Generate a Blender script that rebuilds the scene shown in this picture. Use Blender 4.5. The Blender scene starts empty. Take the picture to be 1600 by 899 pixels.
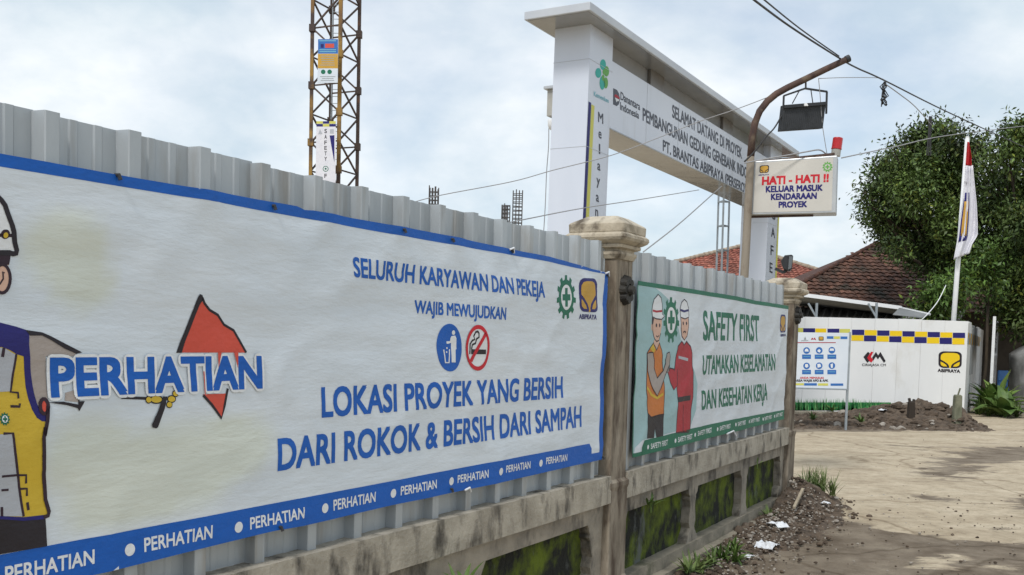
import bpy, bmesh, math, random
import numpy as np
from mathutils import Vector, Matrix, noise, geometry

# ------------------------------------------------------------------ camera
C = bpy.context.scene.collection
SC = bpy.context.scene
F, CX, CY, EYE = 1550.0, 800.0, 605.0, 1.7      # focal length and principal point in photo pixels, eye height
PITCH, ROLL = math.radians(-2.8), 0.028
GZ = -0.15                                       # ground level
ROT = Matrix.Rotation(math.pi / 2 + PITCH, 3, 'X') @ Matrix.Rotation(ROLL, 3, 'Z')
cam = bpy.data.cameras.new('camera')
cam.sensor_width, cam.lens = 36.0, F / 1600 * 36
cam.shift_y = (CY - 449.5) / 1600
cam.clip_end = 3000
co = bpy.data.objects.new('camera', cam)
co.matrix_world = Matrix.Translation((0, 0, EYE)) @ ROT.to_4x4()
C.objects.link(co)
SC.camera = co

# ------------------------------------------------------------------ world, sun, exposure
SUN_EL, SUN_AZ = math.radians(52), math.radians(205)   # azimuth clockwise from +Y
sun_dir = Vector((math.cos(SUN_EL) * math.sin(SUN_AZ), math.cos(SUN_EL) * math.cos(SUN_AZ), math.sin(SUN_EL)))
w = bpy.data.worlds.new('World')
SC.world = w
w.use_nodes = True
nt = w.node_tree
nt.nodes.clear()
def N(t, ty, **kw):
    n = t.nodes.new(ty)
    for k, v in kw.items():
        setattr(n, k, v)
    return n
sky = N(nt, 'ShaderNodeTexSky', sky_type='NISHITA', sun_disc=False, sun_elevation=SUN_EL, sun_rotation=SUN_AZ,
        air_density=1.0, dust_density=1.6, ozone_density=1.2)
tc = N(nt, 'ShaderNodeTexCoord')
sep = N(nt, 'ShaderNodeSeparateXYZ')
nt.links.new(tc.outputs['Generated'], sep.inputs[0])
zz = N(nt, 'ShaderNodeMath', operation='ADD'); zz.inputs[1].default_value = 0.42
nt.links.new(sep.outputs['Z'], zz.inputs[0])
dx = N(nt, 'ShaderNodeMath', operation='DIVIDE'); dy = N(nt, 'ShaderNodeMath', operation='DIVIDE')
nt.links.new(sep.outputs['X'], dx.inputs[0]); nt.links.new(zz.outputs[0], dx.inputs[1])
nt.links.new(sep.outputs['Y'], dy.inputs[0]); nt.links.new(zz.outputs[0], dy.inputs[1])
cmb = N(nt, 'ShaderNodeCombineXYZ')
nt.links.new(dx.outputs[0], cmb.inputs[0]); nt.links.new(dy.outputs[0], cmb.inputs[1])
n1 = N(nt, 'ShaderNodeTexNoise'); n1.inputs['Scale'].default_value = 1.9; n1.inputs['Detail'].default_value = 9
n1.inputs['Roughness'].default_value = 0.52; n1.inputs['Distortion'].default_value = 0.35
n2 = N(nt, 'ShaderNodeTexNoise'); n2.inputs['Scale'].default_value = 4.0; n2.inputs['Detail'].default_value = 8
n2.inputs['Roughness'].default_value = 0.55
mp2 = N(nt, 'ShaderNodeMapping'); mp2.inputs['Location'].default_value = (3.1, 7.7, 0)
nt.links.new(cmb.outputs[0], n1.inputs['Vector']); nt.links.new(cmb.outputs[0], mp2.inputs[0]); nt.links.new(mp2.outputs[0], n2.inputs['Vector'])
r1 = N(nt, 'ShaderNodeValToRGB')       # how much cloud covers the blue
r1.color_ramp.elements[0].position = 0.38; r1.color_ramp.elements[0].color = (0.5, 0.5, 0.5, 1)
r1.color_ramp.elements[1].position = 0.60; r1.color_ramp.elements[1].color = (1, 1, 1, 1)
nt.links.new(n1.outputs['Fac'], r1.inputs[0])
r2 = N(nt, 'ShaderNodeValToRGB')       # thin and thick cloud
r2.color_ramp.elements[0].position = 0.36; r2.color_ramp.elements[0].color = (4.5, 5.25, 5.8, 1)
r2.color_ramp.elements[1].position = 0.66; r2.color_ramp.elements[1].color = (6.7, 6.95, 7.1, 1)
nt.links.new(n2.outputs['Fac'], r2.inputs[0])
mx = N(nt, 'ShaderNodeMix', data_type='RGBA')
nt.links.new(r1.outputs[0], mx.inputs[0]); nt.links.new(sky.outputs[0], mx.inputs[6]); nt.links.new(r2.outputs[0], mx.inputs[7])
bg = N(nt, 'ShaderNodeBackground'); bg.inputs['Strength'].default_value = 0.1
wo = N(nt, 'ShaderNodeOutputWorld')
nt.links.new(mx.outputs[2], bg.inputs[0]); nt.links.new(bg.outputs[0], wo.inputs[0])

sl = bpy.data.lights.new('sun', 'SUN')
sl.energy, sl.angle, sl.color = 1.5, math.radians(12), (1.0, 0.97, 0.92)
so = bpy.data.objects.new('sun', sl)
so.rotation_euler = sun_dir.to_track_quat('Z', 'Y').to_euler()
so.location = (0, -10, 30)
C.objects.link(so)
SC.view_settings.view_transform = 'Standard'
SC.view_settings.look = 'None'
SC.view_settings.gamma = 1
SC.view_settings.exposure = 0.60
SC.view_settings.use_curve_mapping = False

random.seed(7)
RNG = np.random.default_rng(7)

# ------------------------------------------------------------------ geometry helpers
def ray(x, y):
    return ROT @ Vector(((x - CX) / F, -(y - CY) / F, -1.0))
def at(x, y, Y):                                  # the point seen at photo pixel x, y at distance Y
    d = ray(x, y)
    return Vector((0, 0, EYE)) + d * (Y / d.y)
def gnd(x, y, z=GZ):
    d = ray(x, y)
    return Vector((0, 0, EYE)) + d * ((z - EYE) / d.z)

class Plane:
    """An upright plane: u runs along it, k stands out of it, z is height.  Local axes x=u, y=-k, z."""
    def __init__(s, o, u):
        s.o = Vector((o[0], o[1], 0)); s.u = Vector((u[0], u[1], 0)).normalized()
        s.n = Vector((s.u.y, -s.u.x, 0))
    def hit(s, x, y, k=0.0):
        d = ray(x, y); c = Vector((0, 0, EYE))
        t = ((s.o + s.n * k - c).dot(s.n)) / d.dot(s.n)
        p = c + d * t
        return ((p - s.o).dot(s.u), p.z)
    def world(s, u, k, z):
        p = s.o + s.u * u + s.n * k
        return Vector((p.x, p.y, z))
    @property
    def ang(s):
        return math.atan2(s.u.y, s.u.x)

class MB:
    def __init__(s):
        s.v, s.f, s.m = [], [], []
    def add(s, vs, fs, mi=0):
        b = len(s.v)
        s.v += [tuple(v) for v in vs]
        s.f += [tuple(b + i for i in f) for f in fs]
        s.m += [mi] * len(fs)
        return s
    def hexa(s, p, mi=0):                         # eight corners: bottom ring of four, top ring of four
        return s.add(p, [(3, 2, 1, 0), (4, 5, 6, 7), (0, 1, 5, 4), (1, 2, 6, 5), (2, 3, 7, 6), (3, 0, 4, 7)], mi)
    def box(s, x0, x1, y0, y1, z0, z1, mi=0):
        return s.hexa([(x0, y0, z0), (x1, y0, z0), (x1, y1, z0), (x0, y1, z0),
                       (x0, y0, z1), (x1, y0, z1), (x1, y1, z1), (x0, y1, z1)], mi)
    def tube(s, pts, r, n=8, mi=0, r2=None, cap=True):
        pts = [Vector(p) for p in pts]
        rings = []
        up = Vector((0.13, 0.31, 1)).normalized()
        for i, p in enumerate(pts):
            d = (pts[min(i + 1, len(pts) - 1)] - pts[max(i - 1, 0)])
            d = d.normalized() if d.length > 1e-9 else Vector((0, 0, 1))
            a = d.cross(up)
            if a.length < 0.05:
                a = d.cross(Vector((1, 0, 0)))
            a.normalize(); b = d.cross(a)
            rr = r if r2 is None else r + (r2 - r) * i / max(1, len(pts) - 1)
            rings.append([p + (a * math.cos(2 * math.pi * k / n) + b * math.sin(2 * math.pi * k / n)) * rr for k in range(n)])
        vs = [q for g in rings for q in g]
        fs = []
        for i in range(len(pts) - 1):
            for k in range(n):
                fs.append((i * n + k, i * n + (k + 1) % n, (i + 1) * n + (k + 1) % n, (i + 1) * n + k))
        if cap:
            fs.append(tuple(range(n))[::-1]); fs.append(tuple((len(pts) - 1) * n + k for k in range(n)))
        return s.add(vs, fs, mi)
    def bar(s, a, b, wd, mi=0):                   # square bar
        a, b = Vector(a), Vector(b); d = (b - a).normalized()
        e = d.cross(Vector((0, 0, 1)))
        if e.length < 0.05: e = Vector((1, 0, 0))
        e.normalize(); g = d.cross(e)
        h = wd / 2
        r = [(-h, -h), (h, -h), (h, h), (-h, h)]
        return s.hexa([a + e * p + g * q for p, q in r] + [b + e * p + g * q for p, q in r], mi)
    def build(s, name, mats, parent=None, smooth=False, bevel=0, solid=0):
        me = bpy.data.meshes.new(name)
        me.from_pydata(s.v, [], s.f)
        for m in (mats if isinstance(mats, (list, tuple)) else [mats]):
            me.materials.append(m)
        me.polygons.foreach_set('material_index', s.m)
        if smooth:
            me.polygons.foreach_set('use_smooth', [True] * len(s.f))
        me.update()
        o = bpy.data.objects.new(name, me)
        C.objects.link(o)
        if parent: o.parent = parent
        if solid:
            md = o.modifiers.new('thickness', 'SOLIDIFY'); md.thickness = solid; md.offset = 0
        if bevel:
            md = o.modifiers.new('edges', 'BEVEL'); md.width = bevel; md.segments = 2; md.limit_method = 'ANGLE'
        return o

def tag(o, label, cat, group=None, kind=None):
    o['label'] = label; o['category'] = cat
    if group: o['group'] = group
    if kind: o['kind'] = kind
    return o
def empty(name, loc, rz, label, cat, group=None):
    o = bpy.data.objects.new(name, None)
    o.empty_display_size = 0.1
    o.location = loc; o.rotation_euler = (0, 0, rz)
    C.objects.link(o)
    return tag(o, label, cat, group)
def plane_thing(name, pl, label, cat, group=None):
    return empty(name, pl.o, pl.ang, label, cat, group)
def struct(o):
    o['kind'] = 'structure'
    return o

# ------------------------------------------------------------------ materials
def mat(name, c1, c2=None, scale=4, rough=0.7, stretch=(1, 1, 1), bump=0.0, bscale=None, c3=None, s3=1.5, st3=(1, 1, 1), t3=(0.5, 0.62),
        metal=0.0, spec=0.4, lo=0.35, hi=0.65, coord='Position', trans=0.0, attr=None, rnd=0.0):
    m = bpy.data.materials.new(name)
    m.use_nodes = True
    t = m.node_tree
    p = t.nodes['Principled BSDF']
    p.inputs['Roughness'].default_value = rough
    p.inputs['Metallic'].default_value = metal
    p.inputs['Specular IOR Level'].default_value = spec
    L = t.links.new
    if coord == 'Position':
        src = N(t, 'ShaderNodeNewGeometry').outputs['Position']
    else:
        src = N(t, 'ShaderNodeTexCoord').outputs['Object']
    def nz(sc, st, det=6, loc=(0, 0, 0)):
        mp = N(t, 'ShaderNodeMapping'); mp.inputs['Scale'].default_value = st; mp.inputs['Location'].default_value = loc
        L(src, mp.inputs[0])
        n = N(t, 'ShaderNodeTexNoise'); n.inputs['Scale'].default_value = sc; n.inputs['Detail'].default_value = det
        n.inputs['Roughness'].default_value = 0.6
        L(mp.outputs[0], n.inputs['Vector'])
        return n.outputs['Fac']
    def rgb(c): return (c[0], c[1], c[2], 1)
    col = None
    if c2 is not None:
        r = N(t, 'ShaderNodeValToRGB')
        r.color_ramp.elements[0].position = lo; r.color_ramp.elements[1].position = hi
        r.color_ramp.elements[0].color = rgb(c1); r.color_ramp.elements[1].color = rgb(c2)
        L(nz(scale, stretch), r.inputs[0]); col = r.outputs[0]
    else:
        v = N(t, 'ShaderNodeRGB'); v.outputs[0].default_value = rgb(c1); col = v.outputs[0]
    if attr:
        a = N(t, 'ShaderNodeAttribute', attribute_name=attr)
        mxx = N(t, 'ShaderNodeMix', data_type='RGBA', blend_type='MULTIPLY'); mxx.inputs[0].default_value = 1
        L(col, mxx.inputs[6]); L(a.outputs['Color'], mxx.inputs[7]); col = mxx.outputs[2]
    if c3 is not None:
        r = N(t, 'ShaderNodeValToRGB')
        r.color_ramp.elements[0].position = t3[0]; r.color_ramp.elements[1].position = t3[1]
        r.color_ramp.elements[0].color = (0, 0, 0, 1); r.color_ramp.elements[1].color = (1, 1, 1, 1)
        L(nz(s3, st3, 8, (4.3, 2.1, 9.2)), r.inputs[0])
        mxx = N(t, 'ShaderNodeMix', data_type='RGBA')
        L(r.outputs[0], mxx.inputs[0]); L(col, mxx.inputs[6]); mxx.inputs[7].default_value = rgb(c3); col = mxx.outputs[2]
    if rnd:
        oi = N(t, 'ShaderNodeObjectInfo'); mr = N(t, 'ShaderNodeMapRange')
        mr.inputs['To Min'].default_value = 1 - rnd; mr.inputs['To Max'].default_value = 1 + rnd
        L(oi.outputs['Random'], mr.inputs['Value'])
        mxx = N(t, 'ShaderNodeMix', data_type='RGBA', blend_type='MULTIPLY'); mxx.inputs[0].default_value = 1
        L(col, mxx.inputs[6]); L(mr.outputs['Result'], mxx.inputs[7]); col = mxx.outputs[2]
    L(col, p.inputs['Base Color'])
    if bump:
        b = N(t, 'ShaderNodeBump'); b.inputs['Strength'].default_value = bump; b.inputs['Distance'].default_value = 0.02
        L(nz(bscale or scale * 4, stretch, 8), b.inputs['Height']); L(b.outputs[0], p.inputs['Normal'])
    if trans:
        p.inputs['Transmission Weight'].default_value = trans
    return m

K = {}
K['sheet'] = mat('galvanised sheet', (.37, .405, .43), (.44, .47, .49), 2.5, .45, (1, 1, .3), .10, 6, c3=(.26, .24, .21), s3=1.8, st3=(3, 3, .4), t3=(.52, .74), metal=.3, rnd=.10)
K['tarp'] = mat('printed tarpaulin', (.60, .66, .72), (.65, .70, .75), 1.6, .42, (.5, 1, 1.7), .42, 7, coord='Object', spec=.35, attr='cream')
K['tarp2'] = mat('printed tarpaulin pale', (.59, .64, .69), (.64, .685, .73), 2, .42, (.5, 1, 1.4), .42, 7, coord='Object', spec=.35)
def ink(n, c, d=.82, r=.5): return mat(n, c, tuple(x * d for x in c), 3, r, (1, 1, 1.6), .25, 18, coord='Object', spec=.3)
K['blue'] = ink('blue ink', (.006, .105, .46), .9)
K['white'] = ink('white ink', (.74, .76, .78), .94)
K['black'] = ink('black ink', (.022, .018, .024))
K['darkoutline'] = ink('dark outline ink', (.035, .018, .03))
K['green'] = ink('green ink', (.008, .15, .085), .88)
K['teal'] = ink('pale teal ink', (.33, .50, .52), .92)
K['red'] = ink('red ink', (.62, .085, .055), .93)
K['signred'] = ink('sign red ink', (.60, .015, .03))
K['crimson'] = ink('crimson ink', (.42, .02, .035))
K['orange'] = ink('orange ink', (.60, .19, .04))
K['yellow'] = ink('yellow ink', (.62, .43, .04), .9)
K['gold'] = ink('gold ink', (.55, .32, .05), .9)
K['navy'] = ink('navy ink', (.018, .016, .15))
K['silver'] = ink('silver ink', (.42, .44, .48), .92)
K['skin'] = ink('skin ink', (.66, .42, .32), .95)
K['sleeve'] = ink('beige sleeve ink', (.37, .32, .29), .94)
K['cyan'] = ink('cyan ink', (.20, .48, .56), .95)
K['aqua'] = ink('aqua ink', (.04, .42, .36), .95)
K['leafgreen'] = ink('leaf green ink', (.13, .38, .08), .95)
K['iconblue'] = ink('icon blue ink', (.035, .15, .45), .9)
K['brightyellow'] = ink('bright yellow ink', (.80, .55, .01), .97)
K['lemon'] = ink('lemon ink', (.60, .58, .12), .95)
K['greyink'] = ink('grey ink', (.30, .33, .34), .95)
K['grassgreen'] = ink('printed grass ink', (.03, .22, .06), .5)
K['grasspale'] = ink('printed pale grass ink', (.16, .42, .14), .6)
K['concrete'] = mat('weathered concrete', (.35, .31, .25), (.21, .188, .155), 5, .9, (1, 1, 1), .6, 40, c3=(.06, .053, .045), s3=3.4, st3=(1.6, 1.6, .8), t3=(.52, .68))
K['ledge'] = mat('stained concrete beam', (.44, .40, .33), (.29, .26, .21), 5.0, .9, (1, 1, 1), .6, 45, c3=(.075, .067, .056), s3=4.2, st3=(1.6, 1.6, .7), t3=(.53, .68))
K['column'] = mat('stained column plaster', (.32, .275, .215), (.165, .135, .10), 5, .88, (1, 1, .35), .45, 30, c3=(.085, .06, .042), s3=6, st3=(1.4, 1.4, .45), t3=(.46, .66))
K['capital'] = mat('cream column cap plaster', (.54, .48, .38), (.36, .31, .235), 6, .88, (1, 1, .8), .45, 30, c3=(.10, .08, .058), s3=7, st3=(1, 1, .8), t3=(.50, .68))
K['moss'] = mat('mossy wall', (.013, .014, .011), (.115, .155, .010), 4.6, .95, (1, 1, .9), 1.0, 30, c3=(.12, .13, .125), s3=2.4, st3=(1, 1, .6), t3=(.60, .68), lo=.42, hi=.64)
K['plinth'] = mat('plinth concrete', (.33, .29, .225), (.17, .155, .12), 3, .92, (1, 1, 1), .4, 30, c3=(.05, .06, .025), s3=2.4, t3=(.55, .72))
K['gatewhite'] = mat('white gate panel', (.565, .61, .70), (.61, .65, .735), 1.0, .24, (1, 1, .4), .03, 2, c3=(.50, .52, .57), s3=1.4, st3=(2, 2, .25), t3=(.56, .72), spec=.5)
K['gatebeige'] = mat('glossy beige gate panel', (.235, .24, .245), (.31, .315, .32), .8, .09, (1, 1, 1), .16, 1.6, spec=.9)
K['gatedark'] = mat('dark brown gate panel', (.13, .12, .11), (.17, .155, .14), 2, .3)
K['slab'] = mat('gate roof panel', (.46, .49, .54), (.52, .55, .585), 1.2, .4, (1, 1, 1), .03, 4)
K['rust'] = mat('rusty steel', (.05, .03, .027), (.11, .065, .05), 9, .8, (1, 1, .4), .3, 40, c3=(.13, .095, .065), s3=6, t3=(.52, .66))
K['polesteel'] = mat('worn pole steel', (.20, .165, .125), (.27, .235, .19), 5, .7, (1, 1, .3), .2, 30, c3=(.10, .05, .03), s3=4, st3=(1, 1, .5), t3=(.55, .70))
K['craneyellow'] = mat('worn yellow crane paint', (.34, .20, .04), (.16, .085, .035), 1.4, .65, (1, 1, .5), .2, 20, c3=(.055, .036, .032), s3=.7, t3=(.46, .58))
K['cranedark'] = mat('dark crane steel', (.05, .038, .036), (.10, .065, .05), 3, .7, c3=(.16, .075, .04), s3=1.3, t3=(.6, .7))
K['blackplastic'] = mat('black lamp housing', (.018, .02, .022), (.03, .032, .036), 8, .45)
K['glass'] = mat('lamp glass', (.10, .11, .12), None, 1, .08, spec=.8)
K['wire'] = mat('black wire', (.03, .03, .032), None, 1, .6)
K['wirelight'] = mat('grey wire', (.30, .30, .31), None, 1, .6)
K['signface'] = mat('sign face', (.52, .50, .46), (.57, .55, .505), 2, .4, c3=(.40, .36, .30), s3=2.4, t3=(.62, .75))
K['signframe'] = mat('sign aluminium frame', (.42, .44, .46), (.48, .50, .51), 4, .38, metal=.35)
K['beacon'] = mat('red beacon plastic', (.55, .01, .015), (.42, .008, .012), 5, .2, spec=.6)
K['greyplastic'] = mat('grey plastic', (.42, .41, .37), (.34, .335, .31), 5, .5)
K['galv'] = mat('thin galvanised steel', (.36, .40, .43), (.26, .29, .31), 4, .5, metal=.4)
K['hoarding'] = mat('white hoarding panel', (.70, .71, .71), (.77, .775, .77), .9, .5, (1, 1, .35), .03, 4, c3=(.58, .57, .53), s3=.8, st3=(1, 1, .6), t3=(.60, .74), rnd=.02)
K['hoardside'] = mat('worn hoarding side', (.66, .66, .65), (.56, .56, .545), 1.4, .6, (1, 1, .3), .05, 5, c3=(.16, .15, .13), s3=1.2, st3=(1, 1, .3), t3=(.62, .72))
K['whitepaint'] = mat('white paint', (.76, .77, .78), (.70, .71, .72), 6, .45)
K['cloth'] = mat('white flag cloth', (.72, .72, .76), (.65, .65, .71), 6, .8, bump=.2)
K['redcloth'] = mat('red flag cloth', (.55, .02, .03), (.42, .015, .02), 5, .8)
K['rooftile'] = mat('old clay tile', (.145, .068, .044), (.075, .038, .028), 3, .85, bump=.3, bscale=30, c3=(.03, .028, .02), s3=.9, t3=(.52, .68), attr='tint')
K['redtile'] = mat('red clay tile', (.34, .125, .085), (.24, .08, .058), 2, .75, bump=.2, bscale=20, attr='tint')
K['ridge'] = mat('ridge mortar', (.40, .33, .25), (.25, .20, .15), 4, .9)
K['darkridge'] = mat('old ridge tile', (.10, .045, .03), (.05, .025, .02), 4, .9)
K['housewall'] = mat('shade-darkened house wall', (.085, .07, .055), (.05, .04, .032), 1.2, .9)  # deep veranda shade is put into this wall colour
K['darkwood'] = mat('dark wood', (.025, .019, .014), (.045, .032, .022), 2, .8)
K['canopy'] = mat('canopy metal', (.17, .178, .182), (.23, .238, .243), 1.6, .9, (1, 1, 1), .05, 6, spec=.05)
K['canopyedge'] = mat('canopy white edge', (.78, .79, .80), None, 1, .35)
K['shedroof'] = mat('weathered shed roof', (.27, .27, .265), (.17, .165, .155), 2.5, .7)
K['bark'] = mat('bark', (.085, .065, .045), (.04, .032, .024), 7, .95, (1, 1, .3), .6, 30)
K['leaf'] = mat('dark leaves', (.036, .064, .018), (.082, .122, .030), .9, .55, attr='tint', spec=.35)
K['leaf2'] = mat('mid leaves', (.05, .10, .02), (.095, .16, .035), 1.5, .5, attr='tint', spec=.35)
K['leaf3'] = mat('light plant leaves', (.10, .19, .035), (.20, .28, .07), 6, .5, spec=.4)
K['weed'] = mat('weed leaves', (.05, .10, .02), (.10, .16, .035), 6, .55)
K['grass'] = mat('grass blades', (.07, .12, .03), (.15, .19, .06), 5, .7)
K['soil'] = mat('dark soil', (.055, .041, .03), (.135, .10, .072), 6, .97, (1, 1, 1), .9, 25, c3=(.16, .13, .10), s3=9, t3=(.58, .70))
K['clod'] = mat('soil clod', (.05, .036, .026), (.12, .088, .062), 5, .95, bump=.5, bscale=30)
K['stone'] = mat('pale stone', (.34, .31, .27), (.22, .19, .16), 7, .9, bump=.3)
K['litter'] = mat('white plastic litter', (.70, .72, .74), (.60, .62, .66), 9, .4)
K['stick'] = mat('pale wood', (.42, .36, .27), (.30, .25, .18), 8, .85)
K['oldpost'] = mat('mossy concrete post', (.20, .20, .14), (.11, .115, .075), 7, .95, bump=.4)
K['greywall'] = mat('rough grey concrete', (.25, .25, .245), (.12, .12, .115), 2.2, .92, bump=.5, bscale=16, c3=(.36, .35, .33), s3=1.3, t3=(.58, .7))
K['bluechair'] = mat('blue plastic', (.05, .20, .52), (.04, .16, .42), 4, .45)
K['rebar'] = mat('rebar', (.05, .048, .05), (.085, .075, .07), 8, .8)
K['board'] = mat('notice board sheet', (.60, .66, .74), (.66, .71, .77), 1.4, .4)
K['paper'] = mat('grey notice sheet', (.36, .37, .37), (.30, .31, .31), 3, .6)
K['ornament'] = mat('black cast ornament', (.014, .013, .012), (.03, .027, .022), 14, .6, bump=.5)

# ------------------------------------------------------------------ prints: flat ink on a surface, cut finely enough to follow its wrinkles
_gl = {}
def glyphs(s, bold):
    key = (s, bold)
    if key not in _gl:
        cu = bpy.data.curves.new('lettering', 'FONT')
        cu.body = s; cu.offset = bold; cu.resolution_u = 4; cu.fill_mode = 'FRONT'
        o = bpy.data.objects.new('lettering', cu)
        me = bpy.data.meshes.new_from_object(o)
        _gl[key] = ([(v.co.x, v.co.y) for v in me.vertices], [tuple(p.vertices) for p in me.polygons])
        bpy.data.objects.remove(o); bpy.data.meshes.remove(me); bpy.data.curves.remove(cu)
    return _gl[key]
def cap_height():
    v, _ = glyphs('H', 0)
    return max(p[1] for p in v), min(p[1] for p in v)
def fat(v, f, r, ring=4, start=45.0):             # heavier letters: the same outline printed again a little to each side
    V, Fc = [], []
    sh = [(0, 0)] + [(r * math.cos(math.radians(start + 360 * i / ring)), r * math.sin(math.radians(start + 360 * i / ring))) for i in range(ring)]
    for dx_, dy_ in sh:
        b = len(V)
        V += [(x + dx_, y + dy_) for x, y in v]; Fc.append([tuple(b + i for i in q) for q in f])
    return V, Fc

class Surf:
    """Printing surface on a plane: local (u, z) plus a stand-off; wrinkle(u, z) moves it."""
    def __init__(s, pl, k, wrinkle=None, step=0.05):
        s.pl, s.k, s.step, s.raw, s.cache = pl, k, step, wrinkle, {}
        s.wr = s.smooth if wrinkle else None
    def node(s, i, j):
        if (i, j) not in s.cache: s.cache[(i, j)] = s.raw(i * s.step, j * s.step)
        return s.cache[(i, j)]
    def smooth(s, u, z):                          # one common lattice, so sheet and inks bend alike
        a, b = u / s.step, z / s.step
        i, j = math.floor(a + 1e-6), math.floor(b + 1e-6)
        a -= i; b -= j
        d00, d11 = s.node(i, j), s.node(i + 1, j + 1)
        if a >= b:
            d10 = s.node(i + 1, j); return d00 + (d10 - d00) * a + (d11 - d10) * b
        d01 = s.node(i, j + 1); return d00 + (d01 - d00) * b + (d11 - d01) * a
    def px(s, x, y):
        return s.pl.hit(x, y, s.k)
    def loc(s, u, z, layer):
        d = s.wr(u, z) if s.wr else 0
        return (u, -(s.k + d + layer * 0.0008), z)

def ink_mesh(name, surf, parts, parent, layer=1, nh=.045):
    """parts: list of (uv points, faces, material, extra layer) -> one mesh"""
    me = bpy.data.meshes.new(name)
    flat = []
    for p_ in parts: flat += p_ if isinstance(p_, list) else [p_]
    parts = flat
    mats, V, Fc, MI = [], [], [], []
    for vs, fs, m, ex in parts:
        if m not in mats: mats.append(m)
        bm = bmesh.new()
        bv = [bm.verts.new((u, 0, z)) for u, z in vs]
        for f in fs:
            if len(set(f)) < 3: continue
            try: bm.faces.new([bv[i] for i in f])
            except ValueError: pass
        if surf.wr:
            big = [f for f in bm.faces if len(f.verts) > 4]
            if big: bmesh.ops.triangulate(bm, faces=big)
            us = [u for u, z in vs]; zs = [z for u, z in vs]
            st = surf.step
            for ax, a, b in ((0, min(us), max(us)), (2, min(zs), max(zs))):
                g = math.floor(a / st) * st + st
                while g < b:
                    no = Vector((1, 0, 0)) if ax == 0 else Vector((0, 0, 1))
                    bmesh.ops.bisect_plane(bm, geom=bm.verts[:] + bm.edges[:] + bm.faces[:], plane_co=no * g, plane_no=no)
                    g += st
            g = math.floor((min(us) - max(zs)) / st) * st + st
            while g < max(us) - min(zs):           # and along the lattice's diagonals
                bmesh.ops.bisect_plane(bm, geom=bm.verts[:] + bm.edges[:] + bm.faces[:], plane_co=(g, 0, 0), plane_no=Vector((1, 0, -1)).normalized())
                g += st
            bmesh.ops.remove_doubles(bm, verts=bm.verts[:], dist=2e-4)
            bmesh.ops.dissolve_degenerate(bm, dist=1e-4, edges=bm.edges[:])
        base = len(V)
        bm.verts.index_update()
        for v in bm.verts: V.append(surf.loc(v.co.x, v.co.z, layer + ex))
        for f in bm.faces:
            Fc.append([base + v.index for v in f.verts]); MI.append(mats.index(m))
        bm.free()
    me.from_pydata(V, [], Fc)
    for m in mats: me.materials.append(m)
    me.polygons.foreach_set('material_index', MI)
    me.update()
    bmm = bmesh.new(); bmm.from_mesh(me)
    for f in bmm.faces:                           # all ink faces outwards
        f.normal_update()
        if f.normal.y > 0: f.normal_flip()
    bmm.to_mesh(me); bmm.free()
    if surf.wr: drape_normals(me, surf, nh)
    o = bpy.data.objects.new(name, me)
    C.objects.link(o)
    if parent: o.parent = parent
    return o

def bil(q, x, y):                                 # q = bl, br, tl, tr in (u, z)
    a = [q[0][i] * (1 - x) + q[1][i] * x for i in (0, 1)]
    b = [q[2][i] * (1 - x) + q[3][i] * x for i in (0, 1)]
    return (a[0] * (1 - y) + b[0] * y, a[1] * (1 - y) + b[1] * y)
def quad(surf, pts):
    return [surf.px(*p) for p in pts]
def text_part(q, s, m, bold=0.02, ex=0, upto=None, ring=4):
    v, f = glyphs(s, 0)
    x0 = min(p[0] for p in v); x1 = max(p[0] for p in v)
    if upto:
        vv, _ = glyphs(upto, 0); x1 = max(p[0] for p in vv)
    ch, lo = cap_height()
    to = lambda pts: [bil(q, (x - x0) / (x1 - x0), (y - lo) / (ch - lo)) for x, y in pts]
    if not bold: return (to(v), f, m, ex)
    V, Fc = fat(v, f, bold * 1.25, ring)
    n = len(v)
    return [(to(V[i * n:(i + 1) * n]), f, m, ex + .07 * i) for i in range(ring + 1)]
def T_(*a):
    r = text_part(*a)
    return r if isinstance(r, list) else [r]
def poly_part(uv, m, ex=0):
    tri = geometry.tessellate_polygon([[Vector((u, z, 0)) for u, z in uv]])
    return (list(uv), [tuple(t) for t in tri], m, ex)
def stroke_part(uv, wd, m, ex=0, closed=False):
    pts = [Vector(p) for p in uv]
    n = len(pts); vs, fs = [], []
    for i, p in enumerate(pts):
        a = pts[i - 1] if (closed or i > 0) else p
        b = pts[(i + 1) % n] if (closed or i < n - 1) else p
        d = (b - a)
        d = d.normalized() if d.length > 0 else Vector((1, 0))
        nn = Vector((-d.y, d.x)) * wd / 2
        vs += [tuple(p + nn), tuple(p - nn)]
    rng = range(n) if closed else range(n - 1)
    for i in rng:
        j = (i + 1) % n
        fs += [(2 * i, 2 * i + 1, 2 * j + 1, 2 * j)]
    return (vs, fs, m, ex)
def oval(cx, cy, rx, ry, n=28, a0=0.0, a1=2 * math.pi):
    return [(cx + rx * math.cos(a0 + (a1 - a0) * i / n), cy + ry * math.sin(a0 + (a1 - a0) * i / n)) for i in range(n if a1 - a0 > 6.2 else n + 1)]
def rrect(x0, y0, x1, y1, r, n=5):
    out = []
    for cx, cy, a in ((x1 - r, y1 - r, 0), (x0 + r, y1 - r, 90), (x0 + r, y0 + r, 180), (x1 - r, y0 + r, 270)):
        for i in range(n + 1):
            t = math.radians(a + 90 * i / n)
            out.append((cx + r * math.cos(t), cy + r * math.sin(t)))
    return out
def mp(q, pts): return [bil(q, x, y) for x, y in pts]
def pxpoly(surf, pts, m, ex=0): return poly_part([surf.px(*p) for p in pts], m, ex)
def zoomed(x0, y0, sc): return lambda pts: [(x0 + x / sc, y0 + y / sc) for x, y in pts]
def pxrect(x0, y0, x1, y1): return [(x0, y1), (x1, y1), (x0, y0), (x1, y0)]

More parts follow.
